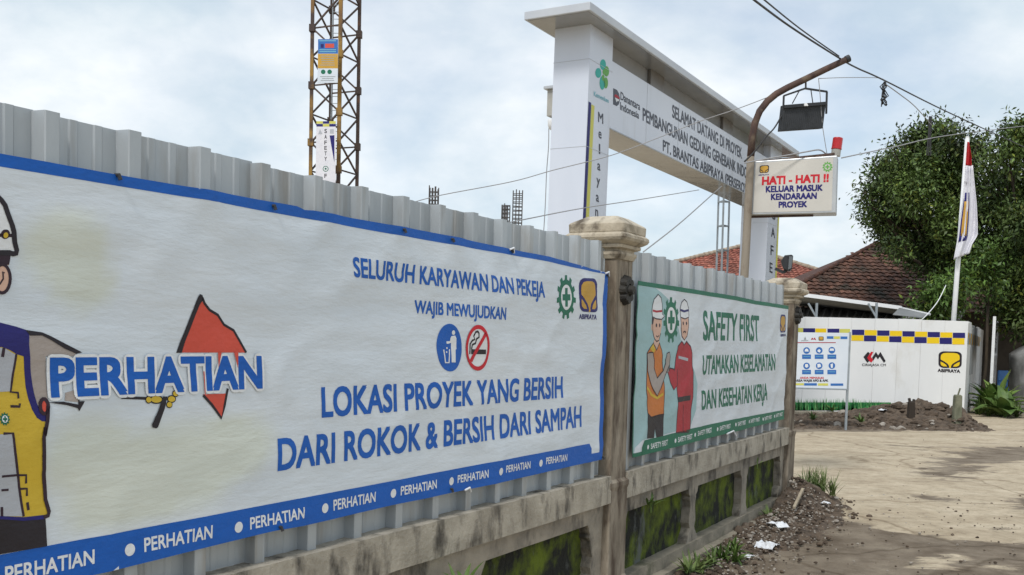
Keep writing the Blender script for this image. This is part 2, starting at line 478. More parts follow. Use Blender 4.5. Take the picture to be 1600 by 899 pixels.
def gear_parts(q, m=None, inner=None, teeth=11, ex=0):
    m = m or K['green']; inner = inner or K['white']
    out = []
    for i in range(teeth):
        a = 2 * math.pi * i / teeth + math.pi / 2
        st = 2 * math.pi / teeth
        for da, r in ((-.5, .40), (-.27, .40), (-.20, .5), (.20, .5), (.27, .40)):
            out.append((.5 + r * math.cos(a + da * st), .5 + r * math.sin(a + da * st)))
    P = [poly_part(mp(q, out), m, ex), poly_part(mp(q, oval(.5, .5, .285, .285)), inner, ex + 1)]
    c = [(.43, .29), (.57, .29), (.57, .43), (.71, .43), (.71, .57), (.57, .57), (.57, .71), (.43, .71), (.43, .57), (.29, .57), (.29, .43), (.43, .43)]
    P.append(poly_part(mp(q, c), m, ex + 2))
    return P
def emblem_parts(q, dark=None, gold=None, gap=None, ex=0):
    dark = dark or K['navy']; gold = gold or K['gold']; gap = gap or K['white']
    P = [poly_part(mp(q, rrect(0, 0, 1, 1, .24)), dark, ex)]
    main = [(.46, .0), (.46, .12), (.40, .25), (.26, .38), (.10, .50), (.09, .62), (.11, .78), (.20, .88), (.35, .91), (.65, .91), (.80, .88), (.89, .78), (.91, .62),
            (.90, .50), (.74, .38), (.60, .25), (.54, .12), (.54, .0)]
    P.append(poly_part(mp(q, main), gold, ex + 1))
    for sgn in (1, -1):
        lobe = [(.09, .38), (.20, .31), (.32, .20), (.37, .09), (.22, .09), (.12, .16), (.09, .26)]
        P.append(poly_part(mp(q, [(x if sgn > 0 else 1 - x, y) for x, y in lobe]), gold, ex + 1))
    return P

# ------------------------------------------------------------------ the ground
d1 = ray(1690, 554.1); d2 = ray(1655, 553.2)
P1 = at(975, 738, 7.04)
L1, L2 = Plane(P1, d1), Plane(P1, d2)            # front faces of the two runs of low wall
G = Plane(at(922, 80, 14.5), d1)                 # front face of the entrance gate

def axis(lo, hi, st, far, grow=1.5):
    a = list(np.arange(lo, hi + st / 2, st)); s = st
    left, right = [], []
    x = lo; s = st
    while x > -far: s *= grow; x -= s; left.append(x)
    x = hi; s = st
    while x < far: s *= grow; x += s; right.append(x)
    return np.array(left[::-1] + a + right)
gx, gy = axis(-2.0, 17.0, .11, 900), axis(3.0, 33.0, .11, 900)
X, Y = np.meshgrid(gx, gy)
def inside(poly, X, Y):
    r = np.zeros(X.shape, bool); n = len(poly)
    for i in range(n):
        x1, y1 = poly[i]; x2, y2 = poly[(i + 1) % n]
        c = ((y1 > Y) != (y2 > Y))
        with np.errstate(divide='ignore', invalid='ignore'):
            xi = (x2 - x1) * (Y - y1) / (y2 - y1 + 1e-12) + x1
        r ^= c & (X < xi)
    return r
def seg_dist(poly, X, Y):
    d = np.full(X.shape, 1e9); n = len(poly)
    for i in range(n):
        ax, ay = poly[i]; bx, by = poly[(i + 1) % n]
        t = np.clip(((X - ax) * (bx - ax) + (Y - ay) * (by - ay)) / ((bx - ax) ** 2 + (by - ay) ** 2 + 1e-12), 0, 1)
        d = np.minimum(d, np.hypot(X - ax - t * (bx - ax), Y - ay - t * (by - ay)))
    return d
def soft(pxp, width, X, Y):                       # 1 well inside the outline, 0 well outside
    poly = [(gnd(*p).x, gnd(*p).y) for p in pxp]
    s = seg_dist(poly, X, Y) * np.where(inside(poly, X, Y), 1, -1)
    return np.clip(.5 + s / (2 * width), 0, 1)
mud = np.zeros(X.shape)
for pxp, wd, amt in (
        ([(900, 960), (1000, 880), (1180, 800), (1260, 782), (1300, 800), (1345, 816), (1395, 826), (1440, 832), (1500, 838), (1560, 846), (1640, 850), (1700, 1000)], .30, .86),
        ([(1433, 736), (1470, 704), (1526, 699), (1660, 694), (1660, 716), (1540, 728), (1528, 752), (1440, 748)], .55, .80),
        ([(1405, 772), (1440, 770), (1510, 778), (1505, 786), (1420, 782)], .28, .72),
        ([(1525, 822), (1560, 818), (1590, 824), (1565, 832)], .2, .62),
        ([(1556, 785), (1610, 764), (1660, 770), (1660, 800), (1580, 798)], .4, .66),
        ([(1340, 690), (1450, 695), (1640, 684), (1640, 690), (1440, 704)], .4, .52),
        ([(1180, 660), (1530, 668), (1500, 674), (1180, 676)], .5, .85)):
    mud = np.maximum(mud, amt * soft(pxp, wd, X, Y))
for pxp, wd, amt in (([(1380, 872), (1440, 866), (1500, 880), (1600, 878), (1600, 888), (1490, 890), (1420, 884)], .10, .40),
                     ([(1440, 868), (1500, 862), (1510, 876), (1455, 880)], .12, .35)):
    mud -= amt * soft(pxp, wd, X, Y)
near = (np.abs(X - 6) < 14) & (Y > 2) & (Y < 40)
Z = np.full(X.shape, GZ)
zi = np.array([[noise.noise(Vector((x * .45, y * .45, 0))) * .022 + noise.noise(Vector((x * 2.3, y * 2.3, 5))) * .008 if nr else 0
                for x, y, nr in zip(rx, ry, rn)] for rx, ry, rn in zip(X, Y, near)])
Z += zi - .02 * np.clip(mud, 0, 1)
ny, nx = X.shape
me = bpy.data.meshes.new('ground')
me.vertices.add(nx * ny)
me.vertices.foreach_set('co', np.stack([X, Y, Z], -1).ravel())
ii = (np.arange(ny - 1)[:, None] * nx + np.arange(nx - 1)[None]).ravel()
fq = np.stack([ii, ii + 1, ii + nx + 1, ii + nx], -1)
me.loops.add(fq.size); me.loops.foreach_set('vertex_index', fq.ravel())
me.polygons.add(len(fq)); me.polygons.foreach_set('loop_start', np.arange(len(fq)) * 4); me.polygons.foreach_set('loop_total', np.full(len(fq), 4))
me.update(); me.validate()
me.polygons.foreach_set('use_smooth', [True] * len(fq))
a = me.attributes.new('mud', 'FLOAT', 'POINT'); a.data.foreach_set('value', np.clip(mud, 0, 1).ravel())
gm = bpy.data.materials.new('packed earth road'); gm.use_nodes = True
t = gm.node_tree; p = t.nodes['Principled BSDF']; L = t.links.new
geo = N(t, 'ShaderNodeNewGeometry')
def gnoise(sc, det=8, st=(1, 1, 1), rg=.6, dist=0):
    m_ = N(t, 'ShaderNodeMapping'); m_.inputs['Scale'].default_value = st; L(geo.outputs['Position'], m_.inputs[0])
    n = N(t, 'ShaderNodeTexNoise'); n.inputs['Scale'].default_value = sc; n.inputs['Detail'].default_value = det
    n.inputs['Roughness'].default_value = rg; n.inputs['Distortion'].default_value = dist
    L(m_.outputs[0], n.inputs['Vector']); return n.outputs['Fac']
def ramp(src, stops):
    r = N(t, 'ShaderNodeValToRGB'); e = r.color_ramp.elements
    while len(e) < len(stops): e.new(.5)
    for q, (pos, c) in zip(e, stops): q.position = pos; q.color = (*c, 1) if len(c) == 3 else c
    L(src, r.inputs[0]); return r.outputs[0]
dry = ramp(gnoise(1.1, 12, (1, 1.6, 1), .7, .6), [(.28, (.32, .255, .175)), (.5, (.45, .375, .27)), (.72, (.55, .475, .355))])
wet = ramp(gnoise(1.7), [(.30, (.11, .082, .056)), (.52, (.20, .162, .12)), (.72, (.28, .235, .175))])
at_ = N(t, 'ShaderNodeAttribute', attribute_name='mud')
mth = N(t, 'ShaderNodeMath', operation='MULTIPLY_ADD'); L(gnoise(1.6, 12, (.8, 1.7, 1), .72, .5), mth.inputs[0]); mth.inputs[1].default_value = 1.9; L(at_.outputs['Fac'], mth.inputs[2])
msk = ramp(mth.outputs[0], [(.98, (0, 0, 0)), (1.0, (1, 1, 1))])
mth.use_clamp = False
sub = N(t, 'ShaderNodeMath', operation='MULTIPLY_ADD'); L(mth.outputs[0], sub.inputs[0]); sub.inputs[1].default_value = 1.0; sub.inputs[2].default_value = -.86
msk = ramp(sub.outputs[0], [(.50, (0, 0, 0)), (.68, (1, 1, 1))])
mx1 = N(t, 'ShaderNodeMix', data_type='RGBA'); L(msk, mx1.inputs[0]); L(dry, mx1.inputs[6]); L(wet, mx1.inputs[7])
fine = ramp(gnoise(5.5, 14, (1, 1, 1), .78), [(.28, (.62, .60, .57)), (.52, (1, 1, 1)), (.75, (1.12, 1.12, 1.12))])
mxf = N(t, 'ShaderNodeMix', data_type='RGBA', blend_type='MULTIPLY'); mxf.inputs[0].default_value = 1; L(mx1.outputs[2], mxf.inputs[6]); L(fine, mxf.inputs[7]); mx1 = mxf
vo = N(t, 'ShaderNodeTexVoronoi', feature='DISTANCE_TO_EDGE'); vo.inputs['Scale'].default_value = .42
wob = N(t, 'ShaderNodeMix', data_type='RGBA'); wob.inputs[0].default_value = .30
nz3 = N(t, 'ShaderNodeTexNoise'); nz3.inputs['Scale'].default_value = 1.8; nz3.inputs['Detail'].default_value = 8; L(geo.outputs['Position'], nz3.inputs['Vector'])
L(geo.outputs['Position'], wob.inputs[6]); L(nz3.outputs['Color'], wob.inputs[7]); L(wob.outputs[2], vo.inputs['Vector'])
crk = ramp(vo.outputs['Distance'], [(.0, (.52, .48, .43)), (.010, (1, 1, 1))])
mxc = N(t, 'ShaderNodeMix', data_type='RGBA', blend_type='MULTIPLY'); mxc.inputs[0].default_value = .8; L(mx1.outputs[2], mxc.inputs[6]); L(crk, mxc.inputs[7]); mx1 = mxc
spk = ramp(gnoise(26, 4), [(.60, (0, 0, 0)), (.70, (1, 1, 1))])
mx2 = N(t, 'ShaderNodeMix', data_type='RGBA'); mfac = N(t, 'ShaderNodeMath', operation='MULTIPLY'); L(spk, mfac.inputs[0]); mfac.inputs[1].default_value = .45
L(mfac.outputs[0], mx2.inputs[0]); L(mx1.outputs[2], mx2.inputs[6]); mx2.inputs[7].default_value = (.10, .082, .065, 1)
L(mx2.outputs[2], p.inputs['Base Color']); p.inputs['Roughness'].default_value = .92; p.inputs['Specular IOR Level'].default_value = .25
bmp = N(t, 'ShaderNodeBump'); bmp.inputs['Strength'].default_value = .55; bmp.inputs['Distance'].default_value = .03
L(gnoise(7, 12, (1, 1, 1), .7), bmp.inputs['Height']); L(bmp.outputs[0], p.inputs['Normal'])
me.materials.append(gm)
go = bpy.data.objects.new('ground', me); C.objects.link(go)
go['kind'] = 'structure'; go['label'] = 'beige packed earth road with dark muddy patches'

# ------------------------------------------------------------------ low wall, corrugated fence, columns
PITCHR = .3145
def fence_run(pl, u0, phase, n, lab, zt, cut=None):
    f = plane_thing('corrugated_fence', pl, lab, 'fence')
    prof = []
    def add(u, k): prof.append((u, k))
    per = 3
    for r in range(per):
        b = r * PITCHR
        for u, k in ((0, 0), (.008, .052), (.012, .055), (.058, .055), (.062, .052), (.072, 0), (.128, 0), (.134, .005), (.160, .005), (.166, 0), (.222, 0), (.228, .005), (.254, .005), (.260, 0)):
            add(b + u, k)
    add(per * PITCHR + .010, .001)
    zb = .765
    vs, fs = [], []
    hz = [zb + (zt - zb) * i / 6 for i in range(7)]
    for i, z in enumerate(hz):
        for u, k in prof: vs.append((u, -k, z))
    m = len(prof)
    for i in range(6):
        for j in range(m - 1): fs.append((i * m + j, i * m + j + 1, (i + 1) * m + j + 1, (i + 1) * m + j))
    mb = MB(); mb.add(vs, fs)
    o = mb.build('metal_sheet', K['sheet'], f, solid=.0016)
    for i in range(n):
        c = o if i == 0 else o.copy()
        if i: C.objects.link(c)
        c.parent = f
        c.location = (u0 + phase + i * per * PITCHR, .108 + (.0025 if i % 2 else 0), random.uniform(-.007, .007))
        c.rotation_euler = (0, random.uniform(-.0025, .0025), 0)
    if cut:                                        # a last piece cut off at the column
        keep = [q for q in prof if q[0] <= cut] + [(cut, 0)]
        m = len(keep); mb = MB()
        mb.add([(u, -k, z) for z in hz for u, k in keep], [(i * m + j, i * m + j + 1, (i + 1) * m + j + 1, (i + 1) * m + j) for i in range(6) for j in range(m - 1)])
        c = mb.build('metal_sheet', K['sheet'], f, solid=.0016); c.location = (u0 + phase + n * per * PITCHR, .108, .002)
    return f
fence_run(L1, -3.595 - 3 * .9435, 0, 6, 'grey corrugated metal fence behind the blue-bordered banner, nearest the camera', 2.372, .57)
# section 1 runs on to the column; the last sheet is cut there
f2 = fence_run(L2, .155, 0, 5, 'grey corrugated metal fence behind the green-bordered banner, between the two columns', 2.372)

def wrap_noise(u, s): return noise.noise(Vector((u * s, 3.3, 1.7)))
def wall_run(pl, u0, u1, ribs, lab):
    w_ = plane_thing('low_wall', pl, lab, 'wall')
    def strip(name, k0, k1, z0, z1, m, jitter=.006, st=.09, bevel=.006):
        n = max(2, int((u1 - u0) / st)); vs, fs = [], []
        nz_ = 5
        sec = [(k1, z1)] + [(k0, z1 + (z0 - z1) * i / nz_) for i in range(nz_ + 1)] + [(k1, z0)]
        for i in range(n + 1):
            u = u0 + (u1 - u0) * i / n
            for j, (k, z) in enumerate(sec):
                jj = noise.noise(Vector((u * 4, z * 7 + k * 9, 2))) * jitter
                vs.append((u, -(k + (jj if 0 < j < len(sec) - 1 else 0)), z + jj * (.7 if j in (0, 1, nz_ + 1, nz_ + 2) else 0)))
        m_ = len(sec)
        for i in range(n):
            for j in range(m_): fs.append((i * m_ + j, (i + 1) * m_ + j, (i + 1) * m_ + (j + 1) % m_, i * m_ + (j + 1) % m_))
        fs.append(tuple(range(m_))); fs.append(tuple(n * m_ + j for j in range(m_))[::-1])
        mb = MB(); mb.add(vs, fs)
        return mb.build(name, m, w_)
    strip('ledge', 0, -.30, .575, .765, K['ledge'])
    strip('beam', -.05, -.25, .452, .578, K['concrete'], .004)
    strip('recessed_panel', -.13, -.22, -.05, .455, K['moss'], .010)
    strip('plinth', -.03, -.25, -.12, -.02, K['plinth'], .008)
    strip('footing', .05, -.25, -.40, -.115, K['plinth'], .014)
    for a, b in ribs:                              # upright ribs with a curved bracket at head and foot
        mb = MB(); out = []
        mid = (a + b) / 2; hw = (b - a) / 2
        for z, e in ((-.03, .07), (.01, .06), (.04, .045), (.07, .012), (.10, -.008), (.15, .004), (.22, -.006), (.28, 0), (.33, .006), (.36, .02), (.38, .014), (.405, .045), (.43, .05), (.456, .07)):
            jit = random.uniform(-.014, .014)
            out.append((z, hw + e + jit))
        vs, fs = [], []
        for z, h in out:
            vs += [(mid - h, .053, z), (mid + h, .053, z), (mid + h, .14, z), (mid - h, .14, z)]
        for i in range(len(out) - 1):
            for j in range(4): fs.append((i * 4 + j, i * 4 + (j + 1) % 4, i * 4 + 4 + (j + 1) % 4, i * 4 + 4 + j))
        fs += [(3, 2, 1, 0), tuple(len(vs) - 4 + j for j in range(4))]
        mb.add(vs, fs); mb.build('rib', K['concrete'], w_)
    return w_
wall_run(L1, -7.6, -.215, [(-7.1, -6.9), (-4.6, -4.4), (-2.56, -1.86), (-.40, -.22)], 'weathered concrete low wall under the blue-bordered banner')
wall_run(L2, .075, 4.955, [(.08, .16), (1.66, 1.80), (3.26, 3.42), (4.82, 4.95)], 'mossy concrete low wall under the green-bordered banner')

def square_rings(prof, n=4, rad=.02):
    vs, fs = [], []
    per = 4 * (n + 1)
    for h, z in prof:
        r = min(rad, h * .45)
        for cx, cy, a in ((1, 1, 0), (-1, 1, 90), (-1, -1, 180), (1, -1, 270)):
            for i in range(n + 1):
                t_ = math.radians(a + 90 * i / n)
                vs.append((cx * (h - r) + r * math.cos(t_), cy * (h - r) + r * math.sin(t_), z))
    for i in range(len(prof) - 1):
        for j in range(per): fs.append((i * per + j, i * per + (j + 1) % per, (i + 1) * per + (j + 1) % per, (i + 1) * per + j))
    fs.append(tuple(range(per))[::-1]); fs.append(tuple((len(prof) - 1) * per + j for j in range(per)))
    return vs, fs
def column(pl, u, k, lab, capscale=1.0, zc=2.30):
    c = empty('fence_column', pl.world(u, k, GZ), pl.ang, lab, 'column')
    h = .142
    vs, fs = square_rings([(h + .03, -.25), (h + .03, .15), (h + .012, .18), (h + .012, .80), (h + .02, .83), (h + .02, .86), (h, .88), (h, zc - GZ)], rad=.012)
    # a shallow fluting: two raised strips on each face
    mb = MB(); mb.add(vs, fs)
    for s_ in (-1, 1):
        for q in (-.085, .085):
            mb.box(q - .02, q + .02, s_ * (h - .01) - .012, s_ * (h - .01) + .016 * s_ + .004, .92, zc - GZ - .03)
    # roughen
    vv = []
    for v in mb.v:
        nn = noise.noise(Vector((v[0] * 9 + u * 7, v[1] * 9, v[2] * 5))) * .006
        vv.append((v[0] * (1 + nn * 3), v[1] * (1 + nn * 3), v[2]))
    mb.v = vv
    mb.build('shaft', K['column'], c)
    z0 = zc - GZ
    P = [(.150, z0 - .03), (.165, z0), (.165, z0 + .018), (.150, z0 + .022), (.152, z0 + .038), (.185, z0 + .046), (.188, z0 + .066), (.180, z0 + .070),
         (.200, z0 + .080), (.222, z0 + .094), (.232, z0 + .112), (.230, z0 + .130), (.214, z0 + .143), (.206, z0 + .148), (.210, z0 + .152), (.212, z0 + .205), (.204, z0 + .215),
         (.125, z0 + .262), (.118, z0 + .266)]
    vs, fs = square_rings([(a * capscale, b) for a, b in P], rad=.028)
    vs = [(v[0] + noise.noise(Vector((v[0] * 8 + u, v[1] * 8, v[2] * 8))) * .006, v[1] + noise.noise(Vector((v[0] * 8, v[1] * 8 + 4, v[2] * 8))) * .006, v[2]) for v in vs]
    mb = MB(); mb.add(vs, fs); mb.build('capital', K['capital'], c)
    # black cast rosette on the road side
    mb = MB()
    for i in range(8):
        a_ = i * math.pi / 4
        r_ = .055
        cx_, cz_ = r_ * math.cos(a_), r_ * 1.25 * math.sin(a_)
        mb.tube([(cx_, -h - .002, 2.06 - GZ + cz_), (cx_, -h - .045, 2.06 - GZ + cz_)], .040, 10, r2=.026)
    mb.tube([(0, -h, 2.06 - GZ), (0, -h - .075, 2.06 - GZ)], .045, 12, r2=.030)
    mb.build('rosette', K['ornament'], c, smooth=False)
    return c
column(L1, -.075, -.155, 'stained concrete column with a cream cap between the two banners')
column(L2, 5.12, -.155, 'far stained concrete column with a cream cap at the end of the green-bordered banner', zc=2.22)

# ------------------------------------------------------------------ banners
def interp(pts, u):
    if u <= pts[0][0]:
        (a, b), (c, d) = pts[0], pts[1]
    elif u >= pts[-1][0]:
        (a, b), (c, d) = pts[-2], pts[-1]
    else:
        for (a, b), (c, d) in zip(pts, pts[1:]):
            if a <= u <= c: break
    return b + (d - b) * (u - a) / (c - a)

def wr1(u, z):
    v = Vector((u * .9, z * 3.2, 0))
    d = noise.noise(v) * .010 + noise.noise(Vector((u * 2.3 + z * 1.4, z * 8, 3))) * .0055 + noise.noise(Vector((u * 6 + z * 3, z * 15, 7))) * .0024
    rb = math.cos(2 * math.pi * (u + 3.49) / .3145)   # the ribs of the sheets behind press through
    d += .0022 * max(0, rb) ** 2 * (.4 + .6 * abs(noise.noise(Vector((u * .8, z * 1.1, 21)))))
    cr_ = 1 - abs(noise.noise(Vector((u * 1.1 - z * 1.6, z * 2.6 + u * .5, 31)))) * 2.2
    d += .0075 * max(0, cr_) ** 5
    for eu in (-3.89, -3.2, -2.68, -2.2, -1.75, -1.2):  # creases hanging from the top fastenings
        t_ = max(0, (z - 1.75) / .46)
        d += .008 * t_ * math.exp(-((u - eu - (2.21 - z) * .55) / .06) ** 2) + .005 * t_ * math.exp(-((u - eu + (2.21 - z) * .8) / .07) ** 2)
    e = max(0, 1 - abs(u + .45) / .5)              # drawn tight towards the far top corner
    d += e * .010 * math.sin((u * 1.2 + z) * 16) * max(0, (z - 1.7) / .5)
    return d + .006
SB1 = Surf(L1, -.040, wr1, .05)
def drape_normals(me, surf, h=.045):              # shading follows the cloth itself, not the cuts
    me.polygons.foreach_set('use_smooth', [True] * len(me.polygons))
    f = surf.raw; ns = []
    for v in me.vertices:
        u, z = v.co.x, v.co.z
        ns.append(Vector((-(f(u + h, z) - f(u - h, z)) / (2 * h), -1, -(f(u, z + h) - f(u, z - h)) / (2 * h))).normalized())
    me.normals_split_custom_set_from_vertices(ns)
def strip_part(us, lo, hi, m, ex=0):
    vs, fs = [], []
    for u in us: vs += [(u, lo(u)), (u, hi(u))]
    for i in range(len(us) - 1): fs.append((2 * i, 2 * i + 2, 2 * i + 3, 2 * i + 1))
    return (vs, fs, m, ex)
ue = SB1.px(919, 700)[0]; ui = SB1.px(937, 600)[0]
def banner_body(surf, us, top, bot, nz_, name, m, parent):
    st = surf.step
    j0 = math.floor(min(b for a, b in bot) / st) - 1; j1 = math.ceil(max(b for a, b in top) / st) + 1
    zc = lambda u, j: min(max(j * st, interp(bot, u)), interp(top, u))
    nj = j1 - j0 + 1
    P = [(u, zc(u, j)) for u in us for j in range(j0, j1 + 1)]
    fs = []
    for i in range(len(us) - 1):
        for j in range(nj - 1):
            a, b, c, d = i * nj + j, (i + 1) * nj + j, (i + 1) * nj + j + 1, i * nj + j + 1
            if P[c][1] - P[b][1] > 1e-6: fs.append((a, b, c))
            if P[d][1] - P[a][1] > 1e-6: fs.append((a, c, d))
    mb = MB(); mb.add([surf.loc(u, z, 0) for u, z in P], fs)
    o = mb.build(name, m, parent, smooth=True)
    drape_normals(o.data, surf)
    return o
ban1 = plane_thing('banner', L1, 'long white banner with blue border and PERHATIAN flag worker, nearest the camera', 'banner')
U0, U1 = -5.45, SB1.px(944, 560)[0]
top_px = [(0, 241), (120, 263), (220, 281), (320, 298), (396, 312), (440, 319), (464, 323), (474, 329), (481, 328), (540, 340), (620, 354), (700, 369), (778, 386), (838, 398), (880, 408), (950, 428)]
topl = [SB1.px(*q) for q in top_px]
botl = [SB1.px(*q) for q in ((140, 899), (320, 855), (430, 828), (470, 822), (620, 788), (700, 771), (780, 754), (938, 718))]
topl = [(-5.6, topl[0][1] + .0)] + topl
us1 = [U0] + [i * .05 for i in range(math.ceil(U0 / .05 + .1), math.floor(U1 / .05 - .1) + 1)] + [U1]
body1 = banner_body(SB1, us1, topl, botl, 34, 'sheet', K['tarp'], ban1)
cr = np.zeros(len(body1.data.vertices))            # faint cream cloud shapes printed on the sheet
VX = np.array([[v.co.x, v.co.z] for v in body1.data.vertices])
for cx_, cy_, rx_, ry_ in ((95, 390, 75, 75), (130, 445, 60, 50), (150, 720, 90, 80), (260, 730, 130, 85), (360, 700, 75, 60), (200, 790, 110, 40)):
    c0, c1, c2 = SB1.px(cx_, cy_), SB1.px(cx_ + rx_, cy_), SB1.px(cx_, cy_ - ry_)
    d_ = np.hypot((VX[:, 0] - c0[0]) / abs(c1[0] - c0[0]), (VX[:, 1] - c0[1]) / abs(c2[1] - c0[1]))
    nn_ = np.array([noise.noise(Vector((x * 3.1, z * 3.1, 8))) for x, z in VX]) * .35
    cr = np.maximum(cr, np.clip((1.05 - d_ - nn_) / .35, 0, 1))
ca = body1.data.color_attributes.new('cream', 'FLOAT_COLOR', 'POINT')
ca.data.foreach_set('color', np.stack([1 - .03 * cr, 1 - .055 * cr, 1 - .21 * cr, np.ones_like(cr)], 1).ravel())
b_low = [SB1.px(*q) for q in ((0, 261), (320, 314), (396, 328), (472, 341), (620, 368), (793, 398), (838, 406), (945, 429))]
band_t = [SB1.px(*q) for q in ((0, 867), (71, 853), (320, 806), (620, 750), (760, 723), (918, 693.5))]
bp = [strip_part(us1, lambda u: interp(b_low, u), lambda u: interp(topl, u) + .001, K['blue']),
      strip_part([u for u in us1 if u < ue] + [ue, ue + .02, ue + .035], lambda u: interp(botl, u), lambda u: interp(band_t, u) - max(0, (u - ue) * 1.0), K['blue']),
      strip_part([ue + .035, (ue + ui) / 2, ui], lambda u: interp(botl, u), lambda u: interp(botl, u) + .055, K['blue']),
      strip_part([ui, (ui + U1) / 2, U1], lambda u: interp(botl, u), lambda u: interp(b_low, u), K['blue'])]
ink_mesh('border', SB1, bp, ban1, 1, .22)

def line(surf, parent, s, bl, br, tl, tr, m, bold=.02, layer=2, halo=None, upto=None):
    q = quad(surf, [bl, br, tl, tr])
    parts = []
    if halo:                                      # a white edge: the same letters printed wider underneath
        parts += text_part(q, s, K['white'], halo, -1.2, None, 16) + text_part(q, s, K['white'], halo * .5, -2.4, None, 12)
    parts.append(text_part(q, s, m, bold, .5 if halo else 0, upto))
    return ink_mesh('lettering', surf, parts, parent, layer)
line(SB1, ban1, 'SELURUH KARYAWAN DAN PEKEJA', (549.3, 432), (848, 464.8), (549, 402.7), (846.5, 441.8), K['blue'], .026)
line(SB1, ban1, 'WAJIB MEWUJUDKAN', (647, 489), (787, 499.5), (647, 469.7), (787, 481.5), K['blue'], .026)
line(SB1, ban1, 'LOKASI PROYEK YANG BERSIH', (500.8, 651.3), (877, 620.5), (500.8, 606.8), (877, 589.4), K['blue'], .027)
line(SB1, ban1, 'DARI ROKOK & BERSIH DARI SAMPAH', (431.3, 734.5), (906, 666), (431.3, 687), (906, 635), K['blue'], .027)
bandtxt = [((7, 911), (143.8, 879.8), (7, 886), (143.8, 858.5)), ((222.3, 861.6), (328, 840), (222.3, 841), (328, 820.5)), ((388, 826.7), (471.6, 809), (388, 809), (471.6, 792.5)),
           ((519.3, 797.5), (586, 783.7), (519, 781.5), (586, 768.7)), ((625.6, 774), (680.6, 762.5), (625.6, 760.5), (680.6, 749.8)), ((713.4, 754.6), (760, 745.8), (713.4, 743), (760, 734)),
           ((787, 738.3), (826, 731.4), (787, 727.7), (826, 720.7)), ((851, 725.3), (884, 719.7), (851, 715.3), (884, 709.6))]
for b in bandtxt: line(SB1, ban1, 'PERHATIAN', *b, K['white'], .022)
dots = [(199.6, 858.6), (369.7, 823.5), (505.6, 794), (614.4, 771), (703.6, 752), (778.5, 736.7), (842.9, 723.7)]
for d in dots: ink_mesh('band_dot', SB1, [poly_part(oval(*SB1.px(*d), .0215, .0215, 20), K['white'])], ban1, 2)

# pictograms: put litter in the bin, no smoking
q = quad(SB1, [(679.5, 580), (719, 581), (679.5, 506), (719, 506)])
pz = lambda pts: [((x - 160) / 325, 1 - (y - 122) / 623) for x, y in pts]
pp = [poly_part(mp(q, oval(.5, .5, .5, .5, 40)), K['blue'])]
pp.append(poly_part(mp(q, pz(oval(372, 238, 21, 30, 16))), K['white'], 1))
pp.append(poly_part(mp(q, pz([(345, 285), (395, 275), (412, 310), (412, 450), (400, 460), (392, 625), (342, 625), (342, 370), (300, 385), (285, 378), (285, 352), (330, 348), (335, 310)])), K['white'], 1))
pp.append(stroke_part(mp(q, pz([(248, 460), (265, 630), (308, 630), (322, 455)])), .010, K['white'], 1))
pp.append(poly_part(mp(q, pz(oval(290, 440, 9, 14, 10))), K['white'], 1)); pp.append(poly_part(mp(q, pz(oval(283, 492, 9, 12, 10))), K['white'], 1))
ink_mesh('litter_pictogram', SB1, pp, ban1, 2)
q = quad(SB1, [(725, 579), (761.3, 579.5), (725, 507.5), (761.3, 508)])
ring_o, ring_i = oval(.5, .5, .5, .5, 40), oval(.5, .5, .41, .41, 40)
rv = mp(q, ring_o + ring_i)
pp = [poly_part(mp(q, oval(.5, .5, .45, .45, 40)), K['white']), (rv, [(i, (i + 1) % 40, 40 + (i + 1) % 40, 40 + i) for i in range(40)], K['signred'], 2)]
pz = lambda pts: [((x - 532) / 295, 1 - (y - 143) / 590) for x, y in pts]
pp.append(poly_part(mp(q, pz([(600, 457), (783, 460), (783, 520), (600, 522)])), K['black'], 1))
pp.append(stroke_part(mp(q, pz([(585, 520), (585, 390), (610, 345), (640, 330), (625, 290), (650, 235), (675, 228)])), .012, K['black'], 1))
pp.append(stroke_part(mp(q, pz([(605, 455), (612, 400), (650, 380), (660, 325), (690, 300), (688, 250), (672, 225)])), .012, K['black'], 1))
pp.append(poly_part(mp(q, pz([(760, 235), (785, 265), (612, 628), (585, 598)])), K['signred'], 2))
ink_mesh('no_smoking_pictogram', SB1, pp, ban1, 2)
ink_mesh('gear_emblem', SB1, gear_parts(quad(SB1, pxrect(866, 430, 897, 499.5))), ban1, 2)
eq = quad(SB1, [(902.5, 487), (932.5, 488.5), (902.5, 434.5), (932.5, 435.5)])
ink_mesh('emblem', SB1, emblem_parts(eq) + [*T_(quad(SB1, [(903.2, 498.4), (929.6, 499.5), (903, 491), (929.6, 492.3)]), 'ABIPRAYA', K['navy'], .03)], ban1, 2)

